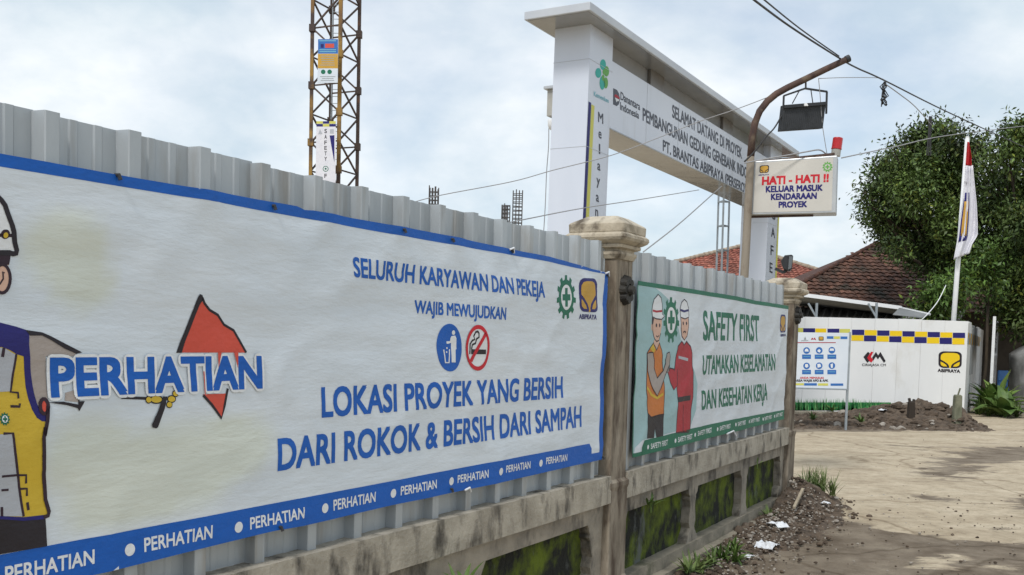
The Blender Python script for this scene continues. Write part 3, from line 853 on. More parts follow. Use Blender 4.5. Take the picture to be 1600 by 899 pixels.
# the cartoon worker, cut by the left edge of the photo, and his red flag
A_, B_, Cc, D_ = zoomed(0, 280, 4.493), zoomed(0, 480, 4.494), zoomed(0, 660, 4.088), zoomed(200, 450, 3.909)
S1 = lambda pts: [SB1.px(*p_) for p_ in pts]
hel = A_([(-420, 330), (-400, 200), (-300, 90), (-170, 45), (-60, 90), (0, 150), (25, 185), (45, 250), (65, 310), (85, 370), (95, 440), (110, 500), (105, 522), (85, 525), (60, 518), (0, 518), (-420, 518)])
wk = [poly_part(S1(hel), K['white']), stroke_part(S1(hel), .016, K['black'], 2, True),
      stroke_part(S1(A_([(-420, 392), (0, 395), (90, 398)])), .010, K['darkoutline'], 1),
      poly_part(S1(A_(oval(28, 388, 32, 34, 14))), K['darkoutline'], 1), poly_part(S1(A_(oval(30, 395, 17, 20, 12))), K['yellow'], 2),
      poly_part(S1(A_([(-300, 520), (68, 525), (66, 560), (55, 605), (30, 600), (-10, 640), (-20, 800), (-60, 900), (-300, 900)])), K['skin'], 0),
      poly_part(S1(A_([(-40, 520), (68, 525), (66, 560), (58, 600), (-10, 610)])), K['darkoutline'], 1),
      poly_part(S1(A_(oval(8, 700, 56, 100, 20))), K['skin'], 2), stroke_part(S1(A_(oval(8, 700, 56, 100, 20))), .010, K['darkoutline'], 3, True),
      stroke_part(S1(A_([(-10, 740), (15, 700), (12, 650), (25, 660)])), .005, K['darkoutline'], 3)]
arm = B_([(195, 195), (290, 195), (380, 240), (450, 280), (520, 325), (515, 345), (305, 345), (315, 665), (270, 665), (245, 690), (225, 610), (205, 500), (195, 400), (190, 300)])
wk.append(poly_part(S1(arm), K['sleeve'], 0))
wk.append(poly_part(S1(B_([(170, 160), (285, 177), (350, 206), (460, 266), (562, 318), (520, 327), (440, 292), (350, 234), (285, 199), (200, 200)])), K['black'], 2))
vest = B_([(-400, 140), (-200, 60), (0, 110), (100, 135), (190, 165), (195, 330), (200, 420), (210, 520), (220, 600), (240, 680), (262, 735), (300, 750)]) + \
    Cc([(265, 0), (255, 100), (258, 200), (262, 330), (275, 400), (280, 490), (305, 570), (300, 592), (140, 605), (0, 598), (-360, 590)])
wk.append(poly_part(S1(vest), K['yellow'], 0))
wk.append(poly_part(S1(B_([(-400, 140), (-200, 60), (0, 110), (100, 135), (190, 165), (195, 200), (190, 260), (195, 330), (200, 420), (210, 520), (220, 600), (240, 680), (265, 740), (305, 750), (300, 800), (270, 800),
                          (235, 775), (205, 720), (180, 640), (165, 560), (160, 470), (150, 345), (100, 330), (60, 305), (0, 280), (-400, 280)])), K['navy'], 1))
wk.append(poly_part(S1(B_([(-120, 285), (10, 285), (95, 335), (60, 590), (-120, 600)])), K['silver'], 1))
wk.append(stroke_part(S1(B_([(98, 330), (85, 430), (70, 520), (58, 595), (110, 600), (112, 640)])), .007, K['darkoutline'], 2))
wk.append(stroke_part(S1(B_([(55, 695), (120, 697), (120, 675)])), .008, K['darkoutline'], 2))
wk.append(stroke_part(S1(B_([(10, 285), (0, 350)])), .010, K['darkoutline'], 2))
gq = S1(B_([(-25, 830), (48, 830), (-25, 738), (48, 738)]))
wk += gear_parts(gq, ex=2)
wk.append(poly_part(S1(Cc([(-200, 75), (55, 75), (75, 200), (100, 340), (140, 600), (-200, 596)])), K['silver'], 1))
for st_, w2 in (([(0, 70), (62, 68), (78, 200), (103, 340), (142, 600)], .008), ([(0, 345), (90, 337), (155, 336), (158, 390)], .007), ([(0, 433), (46, 430)], .007),
                ([(115, 425), (165, 423), (165, 470)], .007), ([(168, 510), (174, 560)], .009), ([(3, 540), (3, 600)], .009)):
    wk.append(stroke_part(S1(Cc(st_)), w2, K['darkoutline'], 2))
wk.append(stroke_part(S1(B_([(312, 690), (305, 800), (290, 899)]) + Cc([(265, 30), (258, 100), (261, 200), (266, 330), (278, 400), (284, 490), (306, 570), (300, 595), (270, 606)])), .013, K['darkoutline'], 3))
wk.append(poly_part(S1(Cc([(-360, 596), (0, 598), (140, 605), (300, 588), (306, 600), (270, 618), (140, 628), (0, 618), (-360, 614)])), K['navy'], 2))
wk.append(poly_part(S1(Cc([(-360, 614), (0, 616), (140, 626), (284, 616), (292, 790), (0, 842), (-360, 915)])), K['black'], 1))
wk.append(poly_part(S1(B_([(440, 600), (520, 575), (525, 665), (430, 655)])), K['sleeve'], 0))
wk.append(poly_part(S1(B_([(312, 668), (420, 662), (520, 682), (520, 575), (527, 575), (530, 660), (568, 658), (530, 730), (518, 708), (440, 686)])), K['black'], 1))
wk.append(poly_part(S1(B_(oval(286, 695, 26, 48, 14))), K['red'], 2)); wk.append(stroke_part(S1(B_(oval(286, 695, 28, 52, 14))), .012, K['darkoutline'], 3, True))
ink_mesh('worker_picture', SB1, wk, ban1, 2)
fl = [poly_part(S1(D_([(430, 60), (445, 90), (485, 135), (540, 165), (580, 225), (640, 260), (680, 330), (715, 395), (325, 395), (350, 300), (385, 200), (420, 100)])), K['red']),
      poly_part(S1(D_([(425, 38), (440, 45), (446, 72), (425, 105), (388, 205), (352, 302), (322, 397), (288, 397), (338, 262), (388, 130), (414, 55)])), K['black'], 1),
      stroke_part(S1(D_([(440, 60), (455, 95), (487, 135), (540, 166), (580, 225), (640, 260), (680, 330), (716, 395)])), .010, K['black'], 1),
      poly_part(S1(D_([(445, 650), (590, 645), (560, 795)])), K['red']), stroke_part(S1(D_([(448, 655), (500, 712), (558, 795), (578, 720), (602, 615)])), .011, K['black'], 1),
      poly_part(S1(D_([(540, 395), (562, 395), (545, 490)])), K['red'], 5), poly_part(S1(D_([(638, 395), (664, 395), (661, 490)])), K['red'], 5),
      poly_part(S1(D_([(453, 510), (459, 510), (460, 650), (455, 650)])), K['red'], 5),
      stroke_part(S1(D_([(-60, 668), (95, 674)])), .010, K['black'])]
for cx_, cy_, rx_, ry_ in ((108, 682, 20, 24), (155, 680, 42, 28), (250, 678, 28, 24), (236, 712, 20, 22), (276, 645, 20, 22)):
    fl += [poly_part(S1(D_(oval(cx_, cy_, rx_, ry_, 16))), K['black'], 1), poly_part(S1(D_(oval(cx_, cy_, rx_ * .8, ry_ * .72, 16))), K['yellow'], 2)]
fl.append(poly_part(S1(D_([(195, 662), (222, 662), (206, 735), (162, 850), (150, 857), (128, 850), (126, 832), (165, 750)])), K['black'], 3))
ink_mesh('flag_picture', SB1, fl, ban1, 2)
line(SB1, ban1, 'PERHATIAN', (77, 618.4), (405, 605), (76, 561.5), (404, 558.5), K['blue'], .038, layer=7, halo=.075)
# ties and nail heads along the edges
for x, y in ((424, 322), (625, 359), (702, 374), (797, 391), (433, 823), (703, 764), (939, 714), (945, 430), (180, 274)):
    u, z = SB1.px(x, y); c_ = SB1.loc(u, z, 2)
    mb = MB(); mb.tube([(c_[0], c_[1] + .01, c_[2]), (c_[0], c_[1] - .008, c_[2]), (c_[0] + .004, c_[1] - .012, c_[2] - .016)], .007, 8)
    mb.build('nail', K['wire'], ban1)
for x, y, s_ in ((728, 765, 1), (797, 391, .8), (945, 428, 1)):
    u, z = SB1.px(x, y); c_ = SB1.loc(u, z, 3)
    mb = MB(); mb.tube([(c_[0] - .03 * s_, c_[1] - .004, c_[2]), (c_[0], c_[1] - .016, c_[2] + .012), (c_[0] + .028 * s_, c_[1] - .006, c_[2] - .014)], .006, 6)
    mb.build('tie', K['litter'], ban1)

# banner 2
def wr2(u, z):
    d = noise.noise(Vector((u * 1.3, z * 2.4, 11))) * .010 + noise.noise(Vector((u * 3.2 - z * 2.2, z * 4, 5))) * .006
    d += .012 * math.exp(-((u - 2.9 - (z - 1.2) * -.35) / .14) ** 2) * max(0, 1 - abs(z - 1.15) / .55)
    rb = math.cos(2 * math.pi * (u - .18) / .3145)
    d += .002 * max(0, rb) ** 2
    cr_ = 1 - abs(noise.noise(Vector((u * 1.2 - z * 2.0, z * 2.2 + u * .4, 41)))) * 2.2
    d += .008 * max(0, cr_) ** 5
    return d + .008
SB2 = Surf(L2, -.040, wr2, .05)
ban2 = plane_thing('banner', L2, 'white and teal banner with green border and two workers, reading SAFETY FIRST', 'banner')
UA, UB = .215, SB2.px(1227, 560)[0]
us2 = [UA] + [i * .05 for i in range(math.ceil(UA / .05 + .1), math.floor(UB / .05 - .1) + 1)] + [UB]
top2 = [SB2.px(*q_) for q_ in ((994, 438.6), (1060, 449), (1120, 458.5), (1146, 463), (1180, 470), (1227, 477.5))]
bot2 = [SB2.px(*q_) for q_ in ((987, 715), (1040, 702), (1120, 681), (1224, 655))]
blo2 = [SB2.px(*q_) for q_ in ((994, 445.5), (1060, 456), (1120, 465), (1146, 469.5), (1180, 476), (1227, 483))]
bnd2 = [SB2.px(*q_) for q_ in ((1001, 689), (1075, 670.5), (1140, 656), (1224, 640.5))]
banner_body(SB2, us2, top2, bot2, 30, 'sheet', K['tarp2'], ban2)
us2b = [u for u in us2 if u > SB2.px(1001, 690)[0]]
ink_mesh('border', SB2, [strip_part(us2, lambda u: interp(blo2, u), lambda u: interp(top2, u), K['green']),
                         strip_part([us2b[0] - .05] + us2b, lambda u: interp(bot2, u), lambda u: interp(bnd2, u) - (.05 if u < us2b[0] else 0), K['green']),
                         strip_part([UA, UA + .2, us2b[0] - .04], lambda u: interp(bot2, u), lambda u: interp(bot2, u) + .03, K['green']),
                         strip_part([UA, UA + .018], lambda u: interp(bot2, u), lambda u: interp(top2, u), K['green'])], ban2, 2, .22)
S2 = lambda pts: [SB2.px(*p_) for p_ in pts]
ink_mesh('teal_ground', SB2, [poly_part(S2([(994, 446), (1022, 450), (1032, 458), (1045, 470), (1052, 495), (1062, 530), (1078, 560), (1088, 600), (1086, 640), (1076, 668), (1001, 688), (990, 700), (987.5, 713)]), K['teal'])], ban2, 1)
line(SB2, ban2, 'SAFETY FIRST', (1097, 530.5), (1184.5, 532), (1098, 487), (1185, 495), K['green'], .026)
line(SB2, ban2, 'UTAMAKAN KESELAMATAN', (1096, 585), (1208.5, 578), (1096, 556.5), (1208.5, 554), K['green'], .026)
line(SB2, ban2, 'DAN KESEHATAN KERJA', (1095, 640), (1197, 624.5), (1095, 611.5), (1197, 600), K['green'], .026)
sf = [((1015, 701.5), (1040.7, 695.2), (1015, 693.5), (1040.7, 687)), ((1056.5, 691), (1079.5, 685.5), (1056.5, 683.5), (1079.5, 678)), ((1088, 681), (1110, 675.3), (1088, 674), (1110, 668.3)),
      ((1121.8, 672.8), (1138.8, 668.8), (1121.8, 666.3), (1138.8, 662.3)), ((1150, 665.8), (1163, 663), (1150, 659.8), (1163, 657)), ((1171.3, 661), (1185.3, 658), (1171.3, 655.5), (1185.3, 652.5)),
      ((1192.3, 657), (1204, 654), (1192.3, 651.6), (1204, 648.8)), ((1210.5, 652.4), (1221.3, 649.6), (1210.5, 647.2), (1221.3, 644.6))]
for b in sf: line(SB2, ban2, 'SAFETY FIRST', *b, K['white'], .02, layer=3)
for d in ((1010.5, 698.7), (1052.5, 688.7), (1084, 679.5), (1118.6, 670.8), (1147.2, 663.4), (1168.8, 659), (1190, 655), (1208.3, 650.6)):
    ink_mesh('band_dot', SB2, [poly_part(oval(*SB2.px(*d), .020, .018, 16), K['white'])], ban2, 3)
ink_mesh('gear_emblem', SB2, gear_parts(quad(SB2, pxrect(1033.8, 464.5, 1058.2, 536.5))), ban2, 2)
ink_mesh('emblem', SB2, emblem_parts(quad(SB2, [(1217.7, 520), (1226.5, 519.5), (1217.7, 491.6), (1226.5, 492)])) + [*T_(quad(SB2, [(1218, 526), (1226.5, 525.6), (1218, 522), (1226.5, 522)]), 'ABIPRAYA', K['navy'], .03)], ban2, 2)
a_, b_ = zoomed(990, 440, 6.42), zoomed(990, 560, 5.99)
def figure(name, P): ink_mesh(name, SB2, P, ban2, 2)
W = []
W.append(poly_part(S2(a_([(178, 365), (268, 380), (268, 430), (255, 520), (240, 590), (215, 605), (190, 560), (180, 500), (165, 480), (165, 430), (175, 420)])), K['skin']))
W.append(poly_part(S2(a_([(185, 590), (245, 590), (248, 625), (225, 680), (190, 630)])), K['skin']))
W.append(poly_part(S2(a_([(172, 355), (180, 365), (192, 372), (182, 430), (170, 430)])), K['darkoutline'], 1))
h_ = a_([(170, 300), (175, 240), (190, 175), (225, 130), (260, 165), (275, 230), (275, 330), (292, 350), (265, 380), (215, 375), (175, 355)])
W += [poly_part(S2(h_), K['white'], 1), stroke_part(S2(h_), .009, K['darkoutline'], 2, True), stroke_part(S2(a_([(178, 292), (215, 302), (272, 296)])), .016, K['crimson'], 2)]
W += [poly_part(S2(a_(oval(215, 440, 7, 20, 10))), K['darkoutline'], 1), poly_part(S2(a_(oval(246, 440, 6, 20, 10))), K['darkoutline'], 1), stroke_part(S2(a_([(212, 545), (228, 558), (240, 540)])), .008, K['darkoutline'], 1)]
W.append(stroke_part(S2(a_([(178, 420), (182, 510), (194, 570), (216, 605), (240, 590), (255, 520)])), .008, K['darkoutline'], 1))
ves = a_([(125, 720), (150, 670), (182, 615), (215, 690), (245, 615), (270, 690), (275, 800)]) + b_([(262, 100), (268, 300), (262, 520), (220, 530), (150, 552), (118, 515), (112, 300), (118, 120)])
W += [poly_part(S2(ves), K['orange'], 0), stroke_part(S2(ves), .009, K['darkoutline'], 1, True)]
W.append(poly_part(S2(b_([(118, 260), (160, 330), (205, 360), (255, 320), (255, 345), (205, 385), (150, 350), (118, 290)])), K['yellow'], 1))
W.append(poly_part(S2(a_([(150, 670), (182, 620), (200, 690), (185, 720)])), K['yellow'], 1))
ar = a_([(125, 725), (150, 712), (180, 712), (200, 800)]) + b_([(185, 90), (210, 185), (265, 115), (290, 40)]) + a_([(305, 790), (318, 720), (345, 708), (352, 760), (345, 899)]) + b_([(325, 60), (285, 150), (240, 260), (205, 352), (165, 285), (125, 120)])
W += [poly_part(S2(ar), K['sleeve'], 2), stroke_part(S2(ar), .009, K['darkoutline'], 3, True)]
W.append(poly_part(S2(b_([(116, 510), (150, 550), (220, 532), (264, 515), (255, 725), (197, 742), (186, 660), (177, 745), (110, 752)])), K['black'], 1))
figure('worker_picture', W)
W = []
W.append(poly_part(S2(a_([(455, 355), (537, 360), (535, 450), (520, 550), (495, 588), (470, 550), (455, 460)])), K['skin']))
W.append(stroke_part(S2(a_([(456, 365), (456, 460), (470, 550), (495, 588), (520, 550), (535, 450), (536, 370)])), .009, K['darkoutline'], 1))
h_ = a_([(455, 358), (453, 270), (470, 210), (497, 180), (522, 205), (539, 270), (539, 358), (500, 375)])
W += [poly_part(S2(h_), K['white'], 1), stroke_part(S2(h_), .009, K['darkoutline'], 2, True), stroke_part(S2(a_([(456, 285), (495, 300), (537, 288)])), .018, K['navy'], 2)]
W += [poly_part(S2(a_(oval(478, 420, 7, 18, 10))), K['darkoutline'], 1), poly_part(S2(a_(oval(512, 420, 7, 18, 10))), K['darkoutline'], 1), stroke_part(S2(a_([(478, 512), (492, 500), (508, 512)])), .012, K['darkoutline'], 1)]
bd = a_([(430, 650), (470, 600), (495, 640), (520, 600), (560, 650), (578, 720), (582, 899)]) + b_([(545, 100), (545, 360), (525, 480), (515, 655), (500, 690), (380, 697), (386, 600), (396, 400), (385, 260), (360, 297), (330, 230), (310, 130), (332, 92), (370, 102)]) + a_([(395, 899), (410, 780)])
W += [poly_part(S2(bd), K['crimson'], 0), stroke_part(S2(bd), .010, K['darkoutline'], 1, True)]
W.append(poly_part(S2(b_([(390, 365), (520, 345), (520, 392), (394, 412)])), K['black'], 1))
W.append(poly_part(S2(a_([(440, 745), (535, 770), (532, 800), (438, 772)])), K['silver'], 1))
W.append(stroke_part(S2(b_([(455, 440), (448, 560), (445, 690)])), .009, K['darkoutline'], 1))
W.append(stroke_part(S2(b_([(395, 100), (392, 260)])), .009, K['darkoutline'], 1))
figure('worker_picture', W)
mb = MB()
u, z = SB2.px(1140, 678); c_ = SB2.loc(u, z, 3)
mb.tube([(c_[0] - .16, c_[1] - .004, c_[2] + .012), (c_[0], c_[1] - .02, c_[2] + .03), (c_[0] + .05, c_[1] - .03, c_[2] - .02)], .008, 6)
mb.build('tie', K['litter'], ban2)

# ------------------------------------------------------------------ entrance gate
gate = plane_thing('entrance_gate', G, 'tall white entrance gate with black welcome lettering behind the fence', 'gate')
def gbox(name, u0, u1, k0, k1, z0, z1, m, parent=None, bevel=.006, lean=0):
    mb = MB()
    mb.hexa([(u0 - lean, -k0, z0), (u1 - lean, -k0, z0), (u1 - lean, -k1, z0), (u0 - lean, -k1, z0), (u0, -k0, z1), (u1, -k0, z1), (u1, -k1, z1), (u0, -k1, z1)])
    return mb.build(name, m, parent or gate, bevel=bevel)
pil1 = gbox('pillar', 0, .79, 0, -.58, GZ, 6.25, K['gatewhite'], lean=.14)
pil2 = gbox('pillar', 9.55, 10.5, 0, -.62, GZ, 6.25, K['gatewhite'], lean=.10)
beam = gbox('beam', .79, 9.55, -.03, -.62, 4.93, 5.94, K['gatewhite'])
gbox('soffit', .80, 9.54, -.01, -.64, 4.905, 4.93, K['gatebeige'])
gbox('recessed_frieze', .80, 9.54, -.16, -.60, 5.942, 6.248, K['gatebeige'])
for a in (2.55, 6.4):
    gbox('dark_frieze_panel', a, a + .62, -.10, -.158, 5.944, 6.247, K['gatedark'])
sl_ = gbox('roof_slab', -.54, 11.15, .24, -.80, 6.252, 6.37, K['slab'], bevel=.01)
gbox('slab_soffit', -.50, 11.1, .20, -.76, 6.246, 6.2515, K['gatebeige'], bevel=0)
for z in (1.6, 3.05, 4.5, 5.75):                  # joints between the cladding panels
    for u0, u1, k1, pr in ((-.004, .794, -.58, pil1), (9.546, 10.504, -.62, pil2)):
        ln_ = .14 * (6.25 - z) / 6.4 if pr is pil1 else .10 * (6.25 - z) / 6.4
        mb = MB(); mb.box(u0 - ln_, u1 - ln_, -.004, -k1 + .004, z, z + .006); mb.build('panel_joint', K['slab'], pr)
for u in (2.25, 3.72, 5.18, 6.64, 8.1):
    mb = MB(); mb.box(u, u + .006, .027, .10, 4.932, 5.938); mb.build('panel_joint', K['slab'], beam)
SG = Surf(G, -.028, None)
SGp = Surf(G, .002, None)
K['gatetext'] = mat('black gate lettering', (.02, .022, .04), None, 1, .35)
line(SG, gate, 'SELAMAT DATANG DI PROYEK', (1050.6, 183), (1159, 248), (1050.6, 164), (1159, 231.8), K['gatetext'], .026, layer=1)
line(SG, gate, 'PEMBANGUNAN GEDUNG GENEBANK INDONESIA', (1004.5, 188), (1167.5, 279.5), (1004.5, 169), (1167.5, 263.2), K['gatetext'], .026, layer=1, upto='PEMBANGUNAN GEDUNG GENEBANK INDO')
line(SG, gate, 'PT. BRANTAS ABIPRAYA (PERSERO)', (1036, 235.4), (1163, 302), (1036, 219), (1163, 287), K['gatetext'], .026, layer=1, upto='PT. BRANTAS ABIPRAYA (PERSERO')
line(SG, gate, 'Danantara', (969.8, 155.5), (1000, 172.5), (969.8, 143.5), (1000, 161.5), K['gatetext'], .020, layer=1)
line(SG, gate, 'Indonesia', (969.2, 171.5), (998.3, 185.8), (969.2, 159.8), (998.3, 175.5), K['gatetext'], .020, layer=1)
q = quad(SG, [(958, 163.5), (968.3, 168), (958.2, 138), (968.5, 143)])
ink_mesh('emblem', SG, [poly_part(mp(q, [(0, 0), (.55, 0), (.85, .15), (1, .42), (1, .6), (.85, .86), (.55, 1), (0, 1)]), K['gatetext']),
                        poly_part(mp(q, [(.15, .58), (.35, .70), (.75, .66), (.95, .58), (.95, .50), (.25, .50)]), K['crimson'], 1),
                        poly_part(mp(q, [(.25, .48), (.92, .46), (.80, .34), (.62, .32), (.50, .22)]), K['white'], 1)], gate, 1)
# first pillar: stripes, leaf emblem, upright lettering
SP1 = Surf(G, .002, None)
def P_(pts): return [SP1.px(*p_) for p_ in pts]
zr = [(159, 342)]
ub = SP1.px(908, 344)[0] + .012; zt_ = SP1.px(920, 159)[1]
ink_mesh('stripe', SP1, [poly_part([(-.125, 2.2), (-.03, 2.2), (.085, zt_), (-.012 + .012, zt_)], K['navy'])], pil1, 1)
ink_mesh('stripe', SP1, [poly_part([(-.02, 2.2), (.085, 2.2), (.20, zt_ - .02), (.095, zt_ - .02)], K['lemon'])], pil1, 1)
q = quad(SP1, [(931.5, 141), (951, 141), (931.5, 93.5), (951, 93.5)])
lf = lambda pts: [((x - 920) / 185, 1 - (y - 138) / 475) for x, y in pts]
E1 = []
for c_, r_, m_ in (((1020, 215), (44, 84), 'aqua'), ((952, 345), (44, 78), 'aqua'), ((1010, 500), (40, 110), 'aqua'), ((1072, 320), (40, 82), 'leafgreen'), ((1062, 500), (34, 88), 'leafgreen'), ((1035, 330), (22, 40), 'leafgreen'), ((1022, 420), (20, 50), 'leafgreen')):
    E1.append(poly_part(mp(q, lf(oval(*c_, *r_, 18))), K[m_], 0 if r_[0] > 25 else 1))
ink_mesh('leaf_emblem', SP1, E1, pil1, 1)
line(SP1, pil1, 'Kemenkes', (928, 150), (951, 161), (928, 142.5), (951, 154.5), K['cyan'], .02, layer=1)
def upright(surf, parent, items, m):
    for ch, x, yb, h, wd in items:
        ink_mesh('letter', surf, T_(quad(surf, [(x - wd / 2, yb - wd * .2), (x + wd / 2, yb + wd * .25), (x - wd / 2, yb - h - wd * .2), (x + wd / 2, yb - h + wd * .25)]), ch, m, .016), parent, 1)
upright(SP1, pil1, [('M', 938.6, 192, 15.5, 7.6), ('e', 937.6, 216, 15, 4.4), ('l', 936.8, 240.5, 15, 1.6), ('a', 935.8, 266, 15, 4.4), ('y', 934.8, 289, 15, 5), ('a', 933.6, 315, 15, 4.2), ('n', 932.4, 338, 15, 4.2), ('i', 931.6, 362, 15, 1.6)], K['gatetext'])
SP2 = Surf(G, .003, None)
upright(SP2, pil2, [('S', 1209.2, 343, 15, 4.6), ('A', 1208, 371, 15, 5.6), ('F', 1206.4, 399, 15, 4.2), ('E', 1204.8, 426, 15, 4.2), ('T', 1203.4, 453, 15, 4.4), ('Y', 1202, 480, 15, 4.4)], K['gatetext'])
ink_mesh('stripe', SP2, [poly_part([(10.30, 1.5), (10.44, 1.5), (10.48, 5.6), (10.36, 5.6)], K['lemon'])], pil2, 1)

# cabinet and lamp fixed beside the first pillar
czb = G.hit(857, 181, -.70)[1]; czt = G.hit(852, 133, -.70)[1]
cab = empty('metal_cabinet', G.world(.12, -.585, czb), G.ang, 'small grey cabinet with a lid fixed high behind the white gate pillar', 'cabinet')
mb = MB(); mb.box(.0, .42, .0, .16, .0, czt - czb - .03); mb.build('body', K['greyplastic'], cab, bevel=.008)
mb = MB(); mb.box(-.05, .46, .0, .20, czt - czb - .03, czt - czb + .015); mb.build('lid', K['slab'], cab, bevel=.008)
lamp = empty('wall_lamp', G.world(.20, -.665, G.hit(857, 201, -.66)[1]), G.ang, 'small white bell lamp hanging below the grey cabinet on the gate pillar', 'lamp')
mb = MB(); mb.add(*[x for x in ((lambda pr: ([(r * math.cos(2 * math.pi * i / 14), r * math.sin(2 * math.pi * i / 14), z) for r, z in pr for i in range(14)],
    [(a * 14 + i, a * 14 + (i + 1) % 14, a * 14 + 14 + (i + 1) % 14, a * 14 + 14 + i) for a in range(len(pr) - 1) for i in range(14)]))([(.02, 0), (.06, .02), (.085, .07), (.09, .15), (.085, .16), (.01, .17)]))]); mb.build('shade', K['whitepaint'], lamp, smooth=True)
mb = MB(); mb.bar((0, 0, .16), (0, 0, .22), .02); mb.build('bracket', K['wire'], lamp)

# ------------------------------------------------------------------ street-light pole, floodlight, warning sign, beacon
pole = empty('street_light_pole', at(1160, 560, 13) * 1 if False else Vector((at(1163, 432, 13).x, 13, GZ)), 0, 'rusty bent steel pole leaning over the white warning sign', 'pole')
pp3 = [Vector((at(1163, 432, 13).x - .06, 13, GZ))] + [at(x, y, 13) for x, y in ((1163, 432), (1166, 380), (1168.5, 330), (1171, 280), (1173, 245), (1175.5, 215), (1179.5, 193), (1187, 174), (1199, 158.5), (1213, 147), (1230, 137.5), (1255, 125.5), (1290, 108.5), (1325, 92))]
base = pole.location
mb = MB(); mb.tube([p_ - base for p_ in pp3[:6]], .056, 12, r2=.048); mb.build('post', K['polesteel'], pole, smooth=True)
mb = MB(); mb.tube([p_ - base for p_ in pp3[5:]], .048, 12, r2=.040); mb.build('arm', K['rust'], pole, smooth=True)
mb = MB(); e = pp3[-1] - base; d_ = (pp3[-1] - pp3[-2]).normalized(); mb.tube([e - d_ * .03, e + d_ * .02], .047, 12); mb.build('end_cap', K['blackplastic'], pole)

def slab3(corners, depth, axis_):                 # corners bl, br, tr, tl -> box going back by depth along axis_
    a_ = Vector(axis_).normalized() * depth
    return [corners[0], corners[1], corners[1] + a_, corners[0] + a_, corners[3], corners[2], corners[2] + a_, corners[3] + a_]
fld = empty('floodlight', at(1256, 137, 12.95), 0, 'black finned floodlight hanging from the bent steel pole', 'floodlight')
fb = fld.location
cs = [at(1220, 205.4, 12.9), at(1286, 201, 13.05), at(1291, 159, 13.05), at(1224.7, 164.5, 12.9)]
bk = Vector((-.15, 1, .12))
mb = MB(); mb.hexa([p_ - fb for p_ in slab3(cs, .11, bk)]); mb.build('housing', K['blackplastic'], fld, bevel=.008)
mb = MB()
for i in range(22):
    f_ = (i + .5) / 22
    lo_ = cs[0].lerp(cs[1], f_).lerp(cs[3].lerp(cs[2], f_), .06); hi_ = cs[0].lerp(cs[1], f_).lerp(cs[3].lerp(cs[2], f_), .80)
    mb.bar(lo_ - fb + Vector((0, .003, 0)), hi_ - fb + Vector((0, .003, 0)), .013)
mb.build('cooling_fins', K['blackplastic'], fld)
mb = MB(); u_ = cs[0].lerp(cs[3], .92); v_ = cs[1].lerp(cs[2], .92); mb.bar(u_ - fb + Vector((0, -.02, 0)), v_ - fb + Vector((0, -.02, 0)), .04); mb.build('top_rail', K['blackplastic'], fld)
mb = MB()
br_ = [at(1223.5, 180, 12.97), at(1224.7, 150, 12.97), at(1245, 143, 13), at(1258, 138.5, 13.0), at(1268, 140, 13.05), at(1292, 143.5, 13.12), at(1291, 178, 13.12)]
for p_, q_ in zip(br_, br_[1:]): mb.bar(p_ - fb, q_ - fb, .022)
mb.build('bracket', K['blackplastic'], fld)
mb = MB(); mb.tube([at(1259, 139, 13) - fb, at(1259, 128, 13) - fb], .012, 6); mb.tube([at(1249, 142, 12.98) - fb, at(1238, 162, 12.95) - fb], .007, 6); mb.tube([at(1267, 140, 13.03) - fb, at(1270, 161, 13) - fb], .007, 6); mb.build('hanger', K['wire'], fld)
mb = MB(); qx = [at(1257, 165.5, 12.90), at(1263, 165.5, 12.90), at(1261, 161.5, 12.90), at(1257, 161.5, 12.90)]; mb.hexa([p_ - fb for p_ in slab3(qx, .03, (0, 1, 0))]); mb.build('sticker', K['whitepaint'], fld)

al = math.radians(-20)
su = Vector((math.cos(al), math.sin(al), 0)); SPn = Plane(at(1172, 336, 13.06), su)
wsn = plane_thing('warning_sign', SPn, 'white box sign reading HATI - HATI in red, fixed to the steel pole', 'sign')
SS = Surf(SPn, 0, None)
def sl3(pts, k): return [(SPn.hit(*p_)[0], -k, SPn.hit(*p_)[1]) for p_ in pts]
o_ = [(1172, 336), (1306, 333.2), (1308.5, 243), (1178, 252)]
fr = sl3(o_, 0); bkf = [(x, y + .30, z) for x, y, z in fr]
mb = MB(); mb.hexa([fr[0], fr[1], bkf[1], bkf[0], fr[3], fr[2], bkf[2], bkf[3]]); mb.build('box', K['signframe'], wsn, bevel=.012)
i_ = [(1176.5, 332.5), (1299.5, 329.5), (1302, 246.5), (1181.5, 255)]
mb = MB(); fi = sl3(i_, .004); bi = [(x, y + .0035, z) for x, y, z in fi]; mb.hexa([fi[0], fi[1], bi[1], bi[0], fi[3], fi[2], bi[2], bi[3]]); mb.build('face', K['signface'], wsn)
SS = Surf(SPn, .0045, None)
line(SS, wsn, 'HATI - HATI !!', (1191, 289), (1294, 284), (1191.5, 277), (1294.5, 272.5), K['signred'], .05, layer=1)
line(SS, wsn, 'KELUAR MASUK', (1197, 300.5), (1285, 298), (1197, 291.5), (1285.5, 289), K['navy'], .05, layer=1)
line(SS, wsn, 'KENDARAAN', (1205, 312.5), (1275.5, 310.5), (1205, 303.5), (1276, 301.5), K['navy'], .05, layer=1)
line(SS, wsn, 'PROYEK', (1217, 324.5), (1260.5, 323.5), (1217, 315.8), (1261, 314.8), K['navy'], .05, layer=1)
ink_mesh('emblem', SS, emblem_parts(quad(SS, [(1186.5, 271), (1201, 270), (1187, 259), (1202, 258)]), K['black'], K['gold']) + [*T_(quad(SS, [(1185, 275), (1201.5, 274), (1185, 273), (1201.5, 272)]), 'ABIPRAYA', K['navy'], .03)], wsn, 1)
ink_mesh('gear_emblem', SS, gear_parts(quad(SS, [(1285, 269.5), (1301, 269), (1285, 253), (1301, 252.5)]), K['leafgreen'], K['signface']), wsn, 1)
